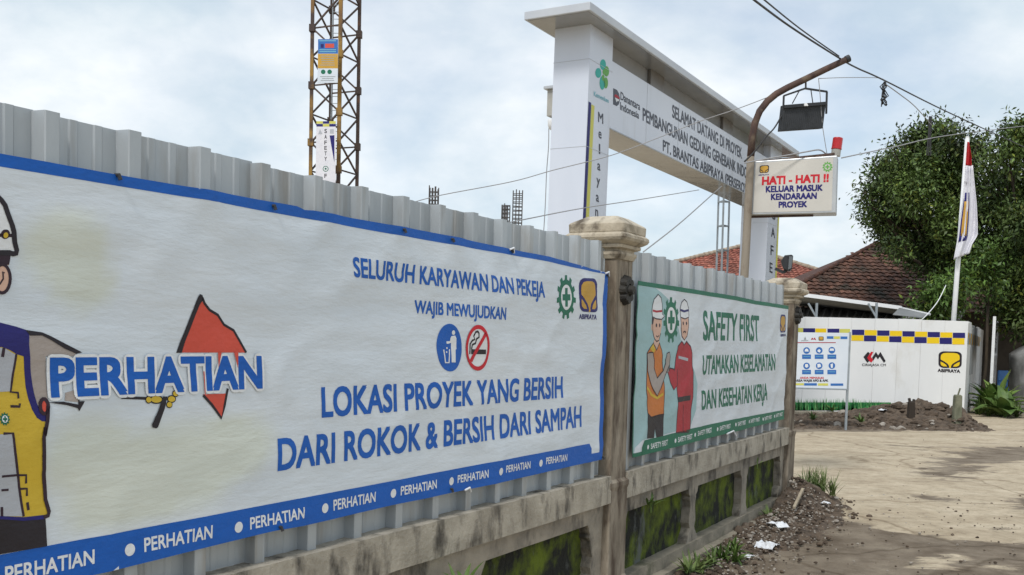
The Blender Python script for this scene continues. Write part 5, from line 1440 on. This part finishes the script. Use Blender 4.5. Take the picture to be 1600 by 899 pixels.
# dark old house
ha, hb_ = at(1188, 480, 36), at(1800, 488, 36)
hb_.z = ha.z
hd_, hc_ = at(1366, 384, 41), at(1720, 380, 41); hc_.z = hd_.z
bh = Vector((ha.x, 36, GZ))
h1 = empty('house', bh, 0, 'old house with a dark brown tiled hip roof under the trees', 'house')
tile_roof('roof', ha, hb_, hc_, hd_, K['rooftile'], h1, .27, .31, bh, 3)
ba = Vector((ha.x, 46.0, ha.z)); bb = Vector((hb_.x, 46.0, ha.z))
mb = MB(); mb.add([p_ - bh for p_ in (ba, bb, hc_, hd_)], [(0, 1, 2, 3)]); mb.add([p_ - bh for p_ in (ha, ba, hd_)], [(0, 1, 2)]); mb.add([p_ - bh for p_ in (hb_, bb, hc_)], [(0, 1, 2)]); mb.build('rear_roof', K['darkridge'], h1, solid=.05)
ridge('hip_ridge', ha + Vector((0, 0, .05)), hd_ + Vector((0, 0, .07)), .085, K['darkridge'], h1, bh)
ridge('roof_ridge', hd_ + Vector((0, 0, .07)), hc_ + Vector((0, 0, .07)), .12, K['darkridge'], h1, bh)
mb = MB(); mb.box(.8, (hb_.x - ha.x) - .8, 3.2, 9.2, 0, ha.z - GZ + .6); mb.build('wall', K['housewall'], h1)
for q_ in (.6, 3.8, 7.0, 10.0):
    mb = MB(); mb.box(q_ - .08, q_ + .08, .5, .66, 0, ha.z - GZ); mb.build('veranda_post', K['darkwood'], h1)
for q_ in (1.6, 5.0, 8.3):
    mb = MB(); mb.box(q_, q_ + 1.4, 3.10, 3.19, .9 if q_ != 5.0 else 0, 2.3); w9 = mb.build('window' if q_ != 5.0 else 'door', K['darkwood'], h1)
# red-roofed house further off
ra, rb_ = at(905, 447, 50), at(1400, 463, 50); rb_.z = ra.z
rp = at(1158, 387.5, 56)
bh2 = Vector((ra.x, 50, GZ))
h2 = empty('house', bh2, 0, 'distant house with a bright red tiled pyramid roof behind the gate', 'house')
tile_roof('roof', ra, rb_, rp + Vector((.02, 0, 0)), rp, K['redtile'], h2, .26, .30, bh2, 8)
ridge('hip_ridge', ra + Vector((0, 0, .05)), rp + Vector((0, 0, .10)), .13, K['ridge'], h2, bh2)
ridge('hip_ridge', rb_ + Vector((0, 0, .05)), rp + Vector((0, 0, .10)), .13, K['ridge'], h2, bh2)
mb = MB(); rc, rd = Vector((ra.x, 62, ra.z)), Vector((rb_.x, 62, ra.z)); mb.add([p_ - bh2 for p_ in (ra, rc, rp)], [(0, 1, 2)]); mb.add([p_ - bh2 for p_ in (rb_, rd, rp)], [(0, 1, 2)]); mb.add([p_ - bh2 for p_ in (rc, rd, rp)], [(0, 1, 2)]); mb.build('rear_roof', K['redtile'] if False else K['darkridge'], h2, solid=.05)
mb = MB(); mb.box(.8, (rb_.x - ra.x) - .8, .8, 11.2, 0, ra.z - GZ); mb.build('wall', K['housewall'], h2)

# curved metal canopy behind the hoarding
cn = empty('canopy', Vector((at(1330, 480, 30).x, 30, GZ)), 0, 'grey metal canopy with a bright white edge behind the hoarding', 'canopy')
cb0 = cn.location
tp = [(1200, 455), (1251, 461.3), (1300, 467.5), (1360, 475.5), (1408, 482)]
mb = MB(); vs = []
for x, y in tp:
    a = at(x, y, 30)
    dv = (1452 - 1200) and (1 - (x - 1200) / 260)
    for q_ in range(7):
        t_ = q_ / 6
        vs.append(a - cb0 + Vector((t_ * .9, (1.2 + 4.4 * dv) * t_, -.10 * t_ - .05 * math.sin(t_ * 3.14) - .02)))
mb.add(vs, [(i * 7 + j, (i + 1) * 7 + j, (i + 1) * 7 + j + 1, i * 7 + j + 1) for i in range(len(tp) - 1) for j in range(6)]); mb.build('curved_sheet', K['canopy'], cn, smooth=True, solid=.02)
mb = MB()
for (x, y), (x2, y2) in zip(tp, tp[1:]): mb.bar(at(x, y + 1, 30) - cb0 + Vector((0, .0, .03)), at(x2, y2 + 1, 30) - cb0 + Vector((0, 0, .03)), .11)
mb.build('edge_trim', K['canopyedge'], cn)
mb = MB(); v0, v1_, v2_, v3 = at(1406, 481, 30), at(1453, 491.5, 29), at(1440, 497, 28.8), at(1395, 492, 29.2)
mb.add([p_ - cb0 for p_ in (v0, v1_, v2_, v3)], [(0, 1, 2, 3)]); mb.build('end_flap', K['canopy'], cn, solid=.02)
mb = MB(); mb.bar(v0 - cb0, v1_ - cb0, .06); mb.build('edge_trim', K['canopyedge'], cn)
for x in (1276, 1369.5):
    p_ = at(x, 480, 29.6); mb = MB(); mb.bar(Vector((p_.x, p_.y, GZ)) - cb0, p_ - cb0 + Vector((0, 0, .12)), .06); mb.bar(p_ - cb0 + Vector((-.25, 0, .1)), p_ - cb0 + Vector((0, 0, -.3)), .05); mb.build('post', K['galv'], cn)
# ribbed shed roof behind the canopy
sa, sb_ = at(1225, 496, 31.5), at(1500, 500, 31.5); sc_, sd_ = at(1510, 484, 33.2), at(1230, 480, 33.2)
sh = empty('shed', Vector((sa.x, 31.5, GZ)), 0, 'low shed with a ribbed grey metal roof behind the canopy', 'shed')
s0 = sh.location; mb = MB(); nn = 90; vs = []
for i in range(nn + 1):
    for p_, q_ in ((sa, sb_), (sd_, sc_)): vs.append(p_.lerp(q_, i / nn) - s0 + Vector((0, 0, .05 * (i % 4 == 0) + .0)))
mb.add(vs, [(2 * i, 2 * i + 2, 2 * i + 3, 2 * i + 1) for i in range(nn)]); mb.build('roof', K['shedroof'], sh, solid=.01)
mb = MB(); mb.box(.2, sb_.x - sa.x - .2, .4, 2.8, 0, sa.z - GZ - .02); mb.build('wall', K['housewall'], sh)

# ------------------------------------------------------------------ trees and plants
def leaves(name, centers, n, size, m, parent, base, droop=.3, seed=0, aspect=.42):
    """centers: list of (Vector, radius); many small pointed leaves in sprays"""
    rg = np.random.default_rng(seed)
    cs_ = np.array([list(c) for c, r in centers]); rs = np.array([r for c, r in centers])
    wgt = rs ** 2.2; wgt /= wgt.sum()
    nsp = n // 14
    idx = rg.choice(len(cs_), nsp, p=wgt)
    d = rg.normal(size=(nsp, 3)); d /= np.linalg.norm(d, axis=1)[:, None]
    rad = rs[idx] * (1.12 - .85 * rg.random(nsp) ** 1.3)
    sc = cs_[idx] + d * rad[:, None] * np.array([1, 1, .85])
    tint_s = rg.uniform(.5, 1.6, nsp) * rg.uniform(.6, 1.45, len(cs_))[idx]
    outw = d
    k = 14
    C0 = np.repeat(sc, k, 0) + rg.normal(size=(nsp * k, 3)) * size * 1.5
    ax_ = np.repeat(outw, k, 0) * .8 + rg.normal(size=(nsp * k, 3)) * .8; ax_[:, 2] -= droop
    ax_ /= np.linalg.norm(ax_, axis=1)[:, None]
    up = rg.normal(size=(nsp * k, 3)) * .6 + np.array([0, 0, 1.0])
    sd = np.cross(ax_, up); sd /= np.linalg.norm(sd, axis=1)[:, None] + 1e-9
    nm = np.cross(sd, ax_)
    ln = size * rg.uniform(.7, 1.35, nsp * k)[:, None]
    wd_ = ln * aspect
    v0 = C0; v1 = C0 + ax_ * ln * .45 + sd * wd_ * .5 + nm * ln * .05; v2 = C0 + ax_ * ln - nm * ln * .10; v3 = C0 + ax_ * ln * .45 - sd * wd_ * .5 + nm * ln * .05
    V = np.stack([v0, v1, v2, v3], 1).reshape(-1, 3) - np.array(base)
    nf = nsp * k
    me_ = bpy.data.meshes.new(name)
    me_.vertices.add(nf * 4); me_.vertices.foreach_set('co', V.ravel())
    me_.loops.add(nf * 4); me_.loops.foreach_set('vertex_index', np.arange(nf * 4))
    me_.polygons.add(nf); me_.polygons.foreach_set('loop_start', np.arange(nf) * 4); me_.polygons.foreach_set('loop_total', np.full(nf, 4))
    me_.update(); me_.materials.append(m)
    ca = me_.color_attributes.new('tint', 'FLOAT_COLOR', 'CORNER')
    tt = np.repeat(np.repeat(tint_s, k) * rg.uniform(.75, 1.25, nf), 4)
    yel = np.repeat(np.repeat(rg.random(nsp) < .10, k), 4)
    arr = np.stack([tt * np.where(yel, 1.6, 1), tt * np.where(yel, 1.25, 1), tt * np.where(yel, .8, 1), np.ones_like(tt)], 1)
    ca.data.foreach_set('color', arr.ravel())
    o = bpy.data.objects.new(name, me_); C.objects.link(o); o.parent = parent
    return o
def tree(lab, blobs, Yt, trunk_x, n, size, m, seed, name='tree', depth=1.6, group=None, tr=.24):
    rg = random.Random(seed)
    tb = Vector((at(trunk_x, 500, Yt).x, Yt, GZ))
    t_ = empty(name, tb, 0, lab, 'tree', group)
    cen = []
    for x, y, r in blobs:
        Yd = Yt + rg.uniform(-depth, depth)
        cen.append((at(x, y, Yd), r * rg.uniform(.66, .84) * Yd / F))
    leaves('crown', cen, n, size, m, t_, tb, seed=seed)
    mb = MB()
    zlow = min(c.z - r for c, r in cen)
    fork = Vector((.1, .1, max(1.2, (zlow - GZ) * .9)))
    mb.tube([Vector((0, 0, -.2)), fork * .5 + Vector((.06, 0, 0)), fork], tr, 10, r2=tr * .7)
    mb.build('trunk', K['bark'], t_, smooth=True)
    mb = MB()
    for c, r in cen:
        e_ = c - tb; mid_ = fork.lerp(e_, .5) + Vector((rg.uniform(-.3, .3), rg.uniform(-.3, .3), rg.uniform(.0, .4)))
        mb.tube([fork - Vector((0, 0, .1)), fork.lerp(mid_, .5), mid_, mid_.lerp(e_, .6), e_], tr * .35, 6, r2=.018)
        for s_ in range(4):
            f_ = e_ + Vector((rg.gauss(0, 1), rg.gauss(0, 1), rg.gauss(0, 1))).normalized() * r * .8
            mb.tube([mid_.lerp(e_, .6), f_.lerp(e_, .3), f_], .022, 4, r2=.006)
    mb.build('limbs', K['bark'], t_, smooth=True)
    return t_
blobsA = [(1405, 268, 34), (1432, 232, 26), (1465, 215, 26), (1492, 222, 24), (1518, 240, 26), (1382, 300, 30), (1370, 335, 24), (1362, 300, 14), (1425, 300, 44), (1470, 270, 46), (1505, 290, 36), (1400, 350, 34),
          (1445, 360, 44), (1490, 350, 44), (1525, 330, 28), (1425, 395, 18), (1466, 408, 28), (1508, 405, 34), (1385, 268, 18), (1440, 218, 14), (1390, 375, 16), (1357, 318, 9), (1535, 380, 24), (1372, 258, 8), (1397, 236, 8), (1352, 300, 7), (1430, 205, 8), (1475, 200, 8), (1528, 222, 8), (1374, 362, 10), (1412, 222, 7), (1400, 388, 16), (1445, 400, 22)]
tree('broad dark leafy tree behind the flag pole, its crown over the tiled roof', blobsA, 34.5, 1470, 42000, .155, K['leaf'], 5)
blobsB = [(1552, 280, 26), (1575, 235, 28), (1600, 215, 30), (1590, 290, 44), (1565, 330, 36), (1612, 340, 48), (1575, 385, 40), (1560, 430, 30), (1610, 420, 44), (1590, 455, 28), (1650, 250, 50), (1670, 340, 60), (1660, 430, 50), (1545, 262, 12), (1700, 280, 50), (1590, 500, 26), (1560, 480, 20), (1620, 490, 40), (1545, 300, 14), (1560, 220, 10), (1588, 200, 12)]
tree('dark dense tree at the right edge of the photo beside the flag', blobsB, 32.0, 1625, 42000, .155, K['leaf'], 9)
blobsC = [(1462, 468, 20), (1448, 488, 18), (1478, 452, 20), (1486, 482, 18), (1468, 492, 18), (1496, 440, 16), (1442, 470, 10)]
tree('small bright green leafy tree just left of the flag pole foot', blobsC, 30.2, 1468, 3600, .16, K['leaf2'], 12, depth=.5, tr=.07)
blobsD = [(1545, 395, 16), (1530, 425, 18), (1550, 445, 14)]
tree('small lighter bush growing beside the flag at the eave', blobsD, 30.8, 1540, 1700, .15, K['leaf2'], 21, depth=.5, tr=.06)

def leaf_strip(mb, p0, d, ln, wd, bend, n=6, fold=.25, mi=0):
    d = Vector(d).normalized(); s_ = d.cross(Vector((0, 0, 1)))
    if s_.length < .05: s_ = Vector((1, 0, 0))
    s_.normalize(); p_ = Vector(p0); vs = []
    for i in range(n + 1):
        t_ = i / n; w2 = wd * math.sin(math.pi * (.08 + .92 * t_) ** .8) * .5 + .001
        up_ = s_.cross(d)
        vs += [p_ - s_ * w2 + up_ * fold * w2, p_, p_ + s_ * w2 + up_ * fold * w2]
        p_ = p_ + d * ln / n
        d = (d + Vector((0, 0, -bend / n))).normalized()
    fs = []
    for i in range(n):
        for j in (0, 1): fs.append((3 * i + j, 3 * i + j + 1, 3 * i + 4 + j, 3 * i + 3 + j))
    mb.add(vs, fs, mi)
def plant(name, loc, n, ln, wd, m, lab, cat='plant', seed=1, bend=1.1, up=(.4, 1.2), group=None, stem=True):
    rg = random.Random(seed)
    r_ = empty(name, loc, 0, lab, cat, group)
    mb = MB()
    for i in range(n):
        a = rg.uniform(0, 2 * math.pi); e_ = rg.uniform(*up)
        l2 = ln * rg.uniform(.6, 1.15)
        d = Vector((math.cos(a) * math.cos(e_), math.sin(a) * math.cos(e_), math.sin(e_)))
        leaf_strip(mb, Vector((rg.uniform(-.03, .03), rg.uniform(-.03, .03), 0)) + (d * l2 * .15 if stem else Vector()), d, l2, wd * rg.uniform(.7, 1.2), bend * rg.uniform(.5, 1.3))
    mb.build('foliage', m, r_)
    if stem:
        mb = MB()
        for i in range(max(2, n // 4)):
            a = rg.uniform(0, 6.28); mb.tube([(0, 0, -.05), (math.cos(a) * ln * .08, math.sin(a) * ln * .08, ln * .3)], wd * .05 + .004, 5)
        mb.build('stem', m, r_)
    return r_
# leafy weed against the near wall
pw_ = L1.world(SB1.pl.hit(705, 899, .05)[0], .10, L1.hit(703, 899, .1)[1] - .17)
plant('leafy_weed', pw_, 34, .20, .034, K['weed'], 'green leafy weed growing against the low wall at the bottom edge', seed=4, bend=2.0, up=(.2, 1.3))
plant('climbing_fern', L2.world(L2.hit(1018, 775, .01)[0], .012, L2.hit(1018, 790, .0)[1]), 12, .10, .018, K['weed'], 'small fern rooted in the low wall below the ledge', seed=6, bend=.9)
plant('wall_weed', L2.world(L2.hit(1182, 723, -.04)[0], -.03, L2.hit(1182, 725, -.04)[1]), 5, .10, .012, K['leaf3'], 'tiny pale weed sprouting between two mossy wall panels', seed=7)
pts = [(1110, 884), (1128, 875), (1092, 894), (1145, 866), (1200, 815), (1150, 880), (1075, 897)]
for i, (x, y) in enumerate(pts):
    g_ = gnd(x, y)
    plant('weed_clump', Vector((g_.x, g_.y, GZ + .01)), 26, .17, .024, K['weed'] if i % 2 else K['grass'], 'low weed clump at the foot of the mossy wall, ' + ('third from the near end', 'fourth from the near end', 'second from the near end', 'fifth from the near end', 'the farthest one, by the column', 'broadest, beside the fifth', 'the nearest one')[i], 'weed', 30 + i, .9, (.3, 1.4), 'weeds along the foot of the wall', stem=False)
for i, (x, y) in enumerate(((1258, 778), (1266, 774), (1285, 782), (1300, 788), (1275, 780))):
    g_ = gnd(x, y)
    plant('grass_tuft', Vector((g_.x, g_.y, GZ + .10)), 34, .30, .010, K['grass'], 'thin grass tuft on the soil heap by the far column, ' + ('closest to it', 'behind the others', 'second from the right', 'rightmost', 'in the middle')[i], 'grass tuft', 50 + i, .8, (.7, 1.5), 'grass tufts on the soil heap', stem=False)
# garden right of the hoarding
for i, (x, y, n, ln, m, lab) in enumerate(((1556, 632, 22, 1.35, 'leaf3', 'large broad-leaved bright green plant in the right garden'), (1570, 636, 16, 1.0, 'weed', 'broad-leaved mid green plant nearest the grey concrete block'), (1547, 630, 24, 1.15, 'weed', 'broad-leaved plant at the foot of the edge-on sign'))):
    g_ = gnd(x, y + 17)
    plant('broad_leaved_plant', g_, n + 8, ln * .85, .40, K[m], lab, 'plant', 70 + i, 1.5, (.5, 1.4))
for i, (x, y) in enumerate(((1538, 640), (1550, 645), (1562, 647), (1575, 648), (1588, 650), (1530, 645), (1545, 648))):
    g_ = gnd(x, y + 3)
    plant('grass_tuft', g_, 60, .55, .03, K['weed'] if i % 2 else K['grass'], 'grass tuft along the garden edge, ' + ('second from the hoarding', 'fourth from the hoarding', 'fifth from the hoarding', 'second from the concrete wall', 'touching the concrete wall', 'touching the hoarding', 'third from the hoarding')[i], 'grass tuft', 90 + i, .8, (.5, 1.5), 'grass tufts along the garden edge', stem=False)
for i, (x, y) in enumerate(((1345, 668), (1270, 664), (1300, 650), (1335, 645), (1350, 640))):
    g_ = gnd(x, y)
    plant('soil_weed', Vector((g_.x, g_.y, GZ + .12)), 14, .26, .05, K['weed'], 'small weed in the soil strip, ' + ('right of the notice board leg', 'nearest the far column, in front', 'left of the notice board leg, at the back', 'just behind the notice board leg', 'rightmost, at the foot of the hoarding')[i], 'weed', 120 + i, 1.0, (.4, 1.4), 'weeds in the soil strip', stem=False)

# ------------------------------------------------------------------ soil heaps, rubble, litter
def heap(name, x0, x1, y0, y1, hf, n, m, lab):
    vs, fs = [], []
    nxx = int((x1 - x0) / n); nyy = int((y1 - y0) / n)
    for j in range(nyy + 1):
        for i in range(nxx + 1):
            x, y = x0 + (x1 - x0) * i / nxx, y0 + (y1 - y0) * j / nyy
            h_ = hf(x, y)
            z = h_ * (1 + .55 * noise.noise(Vector((x * 2.2, y * 2.2, 1)))) + (h_ > .01) * (abs(noise.noise(Vector((x * 6, y * 6, 4)))) * .09 + noise.noise(Vector((x * 14, y * 14, 9))) * .035)
            vs.append((x, y, GZ - .05 + z))
    for j in range(nyy):
        for i in range(nxx): q_ = j * (nxx + 1) + i; fs.append((q_, q_ + 1, q_ + nxx + 2, q_ + nxx + 1))
    mb = MB(); mb.add(vs, fs); o = mb.build(name, m); o['kind'] = 'structure'; o['label'] = lab
    return o
def g2(x, y, cx_, cy_, sx, sy): return math.exp(-((x - cx_) / sx) ** 2 - ((y - cy_) / sy) ** 2)
def hfar(x, y):
    e_ = 22.1 + (x - 6.4) * .14
    f_ = max(0, min(1, (y - e_) / 1.0)) * max(0, min(1, (11.6 - x) / .6))
    return f_ * (.05 + .46 * g2(x, y, 10.2, 25.0, 1.25, 1.2) + .20 * g2(x, y, 11.3, 24.6, .6, .8) + .09 * g2(x, y, 8.6, 25.2, 1.0, .8))
heap('soil_heap', 5.2, 12.6, 21.4, 27.0, hfar, .07, K['soil'], 'dark soil heap in front of the white hoarding')
wn = lambda x, y: (Vector((x, y, 0)) - L2.o).dot(L2.n)
wu = lambda x, y: (Vector((x, y, 0)) - L2.o).dot(L2.u)
def hnear(x, y):
    k_, u_2 = wn(x, y), wu(x, y)
    f_ = max(0, min(1, (k_ + .1) / .1))
    return f_ * (.24 * math.exp(-((u_2 - 5.2) / .55) ** 2 - (k_ / .34) ** 2) + .07 * math.exp(-(max(0, k_) / .4) ** 2) * max(0, min(1, (u_2 - 1.2) / 2)) * max(0, min(1, (5.9 - u_2) / .6)) + .04 * math.exp(-((u_2 - 4.2) / 1.2) ** 2 - ((k_ - .4) / .28) ** 2))
heap('soil_heap', 1.6, 5.6, 7.4, 13.4, hnear, .045, K['soil'], 'dark soil heap at the foot of the far column')
def rock(mb, c, r, rg, mi=0):
    n = 7; vs = []; a0 = rg.uniform(0, 6)
    rings = [(-.6, .6), (-.1, 1.0), (.35, .85), (.7, .35)]
    for z, w2 in rings:
        for i in range(n):
            t_ = a0 + 2 * math.pi * i / n; q_ = w2 * rg.uniform(.72, 1.15)
            vs.append((c[0] + r * q_ * math.cos(t_), c[1] + r * q_ * math.sin(t_) * rg.uniform(.8, 1.1), c[2] + r * z * .8 + rg.uniform(-.1, .1) * r))
    fs = [(a * n + i, a * n + (i + 1) % n, a * n + n + (i + 1) % n, a * n + n + i) for a in range(3) for i in range(n)] + [tuple(range(n))[::-1], tuple(3 * n + i for i in range(n))]
    mb.add(vs, fs, mi)
rg = random.Random(11)
mb = MB()
for i in range(900):                               # clods and gravel along the wall foot and on the heap
    u_2 = rg.uniform(1.0, 6.0); k_ = abs(rg.gauss(0, .34)) + .06
    if u_2 > 5.0: k_ -= .2
    p_ = L2.world(u_2, k_, 0); z = GZ + hnear(p_.x, p_.y)
    rock(mb, (p_.x, p_.y, z), rg.choice((.008, .010, .012, .015, .02, .03)) * rg.uniform(.7, 1.2), rg, 0 if rg.random() < .85 else 1)
for i in range(650):
    p_ = L2.world(rg.uniform(1.2, 5.2), .08 + abs(rg.gauss(.22, .22)), 0)
    rock(mb, (p_.x, p_.y, GZ + hnear(p_.x, p_.y) + .004), rg.choice((.005, .007, .009, .012, .016)), rg, 1)
for i in range(900):
    x, y = rg.uniform(6.0, 11.9), rg.uniform(22.4, 26.4)
    h_ = hfar(x, y)
    if h_ < .03: continue
    rock(mb, (x, y, GZ - .03 + h_), rg.choice((.025, .03, .04, .05, .07, .10, .13)) * rg.uniform(.7, 1.2), rg, 0 if rg.random() < .93 else 1)
for i in range(330):                               # loose stones on the road
    if i < 230: g_ = gnd(rg.uniform(1150, 1640), 770 + abs(rg.gauss(0, 60)))
    else: g_ = gnd(rg.uniform(1250, 1640), rg.uniform(660, 899))
    if wn(g_.x, g_.y) < .1: continue
    rock(mb, (g_.x, g_.y, GZ), rg.choice((.006, .007, .009, .012, .018)), rg, 0 if rg.random() < .75 else 1)
o = mb.build('rubble', [K['clod'], K['stone']]); o['kind'] = 'stuff'; o['label'] = 'soil clods and gravel scattered over the road edge'

def crumple(loc, s, lab, seed):
    rg_ = random.Random(seed); n = 9; vs = []
    for j in range(n):
        for i in range(n):
            x, y = (i / (n - 1) - .5) * s, (j / (n - 1) - .5) * s * .7
            vs.append((x + rg_.uniform(-.02, .02) * s, y, max(0, s * (.16 * noise.noise(Vector((x * 9 / s * .4, y * 9 / s * .4, seed))) + .12 + rg_.uniform(-.06, .06)) * (1 - (2 * abs(i / (n - 1) - .5)) ** 3))))
    mb = MB(); mb.add(vs, [(j * n + i, j * n + i + 1, (j + 1) * n + i + 1, (j + 1) * n + i) for j in range(n - 1) for i in range(n - 1)])
    o = mb.build('plastic_litter', K['litter'], None, solid=.003); o.location = loc; o.rotation_euler = (0, 0, seed)
    return tag(o, lab, 'litter')
for i, (x, y, s, lab, hh) in enumerate(((1199, 857, .24, 'larger crumpled white plastic bag on the mud by the wall', .05), (1214, 831, .20, 'crumpled pale plastic sheet close to the mossy wall', .10),
                                       (1290, 798, .10, 'small white scrap on the soil heap by the far column', .10), (1170, 872, .10, 'small white scrap lying nearest the camera by the wall', .04))):
    g_ = gnd(x, y); crumple(Vector((g_.x, g_.y, GZ + hnear(g_.x, g_.y) - .0)), s, lab, i + 1)
for i, (x, y, s, lab) in enumerate(((1388, 664, .20, 'white scrap at the foot of the far soil heap'), (1478, 660, .24, 'long white scrap on the right end of the far soil heap'))):
    g_ = gnd(x, y); crumple(Vector((g_.x, g_.y + .4, GZ + hfar(g_.x, g_.y + .4) + .02)), s, lab, i + 7)
a, b = gnd(1240, 811), gnd(1253, 799)
mb = MB(); mb.bar((0, 0, .12), (b.x - a.x, b.y - a.y, .25), .028); o = mb.build('wooden_stick', K['stick']); o.location = a; tag(o, 'pale wooden stick leaning at the foot of the far column', 'stick')

# ------------------------------------------------------------------ odd things on the right
for x, y0, y1, m, nm, lab, w2 in ((1495, 617, 650, 'oldpost', 'concrete_post', 'short mossy concrete post at the hoarding corner', .15), (1423, 627, 652, 'darkwood', 'wooden_stump', 'dark wooden stump sticking out of the soil heap', .13)):
    pb = at(x, y1, 23.9); ptp = at(x, y0, 23.9)
    mb = MB(); h_ = ptp.z - GZ
    vs, fs = square_rings([(w2 * .62, -.1), (w2 * .6, h_ * .5), (w2 * .56, h_ - .03), (w2 * .42, h_)], 3, .03)
    mb.add(vs, fs)
    if nm == 'concrete_post': mb.bar((0, 0, h_ - .02), (.05, 0, h_ + .16), .03)
    else: mb.bar((-.04, 0, h_ - .02), (-.06, 0, h_ + .07), .05); mb.bar((.05, 0, h_ - .02), (.06, 0, h_ + .05), .05)
    o = mb.build(nm, K[m]); o.location = Vector((pb.x, 23.9, GZ)); tag(o, lab, 'post')
# rough concrete block at the right edge
cp = gnd(1600, 648); mb = MB(); vs, fs = [], []
nxx, nzz = 24, 14
z_t = at(1590, 535, cp.y).z
for j in range(nzz + 1):
    for i in range(nxx + 1):
        u_2, z = i / nxx * 4.2, GZ - .1 + (z_t - GZ + .1) * j / nzz
        d_ = noise.noise(Vector((u_2 * 1.3, z * 1.3, 3))) * .12 + noise.noise(Vector((u_2 * 5, z * 5, 3))) * .03
        top_ = .35 * max(0, 1 - u_2 / .9) ** 2 * (j / nzz)
        vs.append((u_2 - .1 * j / nzz + d_ * .3, d_, z - top_))
fs = [(j * (nxx + 1) + i, j * (nxx + 1) + i + 1, (j + 1) * (nxx + 1) + i + 1, (j + 1) * (nxx + 1) + i) for j in range(nzz) for i in range(nxx)]
b0 = len(vs); bk2 = [(v_[0], v_[1] + .9, v_[2]) for v_ in vs]
vs = vs + bk2
fs += [tuple(b0 + i for i in f_[::-1]) for f_ in fs]
N1 = nxx + 1
for i in range(nxx): fs.append((nzz * N1 + i, nzz * N1 + i + 1, b0 + nzz * N1 + i + 1, b0 + nzz * N1 + i))
for j in range(nzz): fs.append((j * N1, (j + 1) * N1, b0 + (j + 1) * N1, b0 + j * N1)); fs.append((j * N1 + nxx, b0 + j * N1 + nxx, b0 + (j + 1) * N1 + nxx, (j + 1) * N1 + nxx))
mb.add(vs, fs); o = mb.build('concrete_wall', K['greywall'], None, smooth=True); o.location = Vector((cp.x, cp.y, 0)); tag(o, 'rough grey concrete wall end at the right edge of the photo', 'wall')
# blue plastic chair in the shade
ch = empty('plastic_chair', Vector((at(1575, 590, 37).x, 37, GZ)), .4, 'blue plastic chair in the dark veranda at the right', 'chair')
zs = .55
mb = MB(); mb.box(-.26, .26, .20, .26, zs, zs + .62); mb.build('backrest', K['bluechair'], ch, bevel=.03)
mb = MB(); mb.box(-.26, .26, -.26, .24, zs - .06, zs - .01); mb.build('seat', K['bluechair'], ch, bevel=.02)
for sx in (-1, 1):
    for sy in (-1, 1):
        mb = MB(); mb.bar((sx * .23, sy * .22, 0), (sx * .23, sy * .22, zs - .06), .045); mb.build('leg', K['bluechair'], ch)
    mb = MB(); mb.bar((sx * .25, -.2, zs + .2), (sx * .25, .2, zs + .24), .04); mb.build('armrest', K['bluechair'], ch)
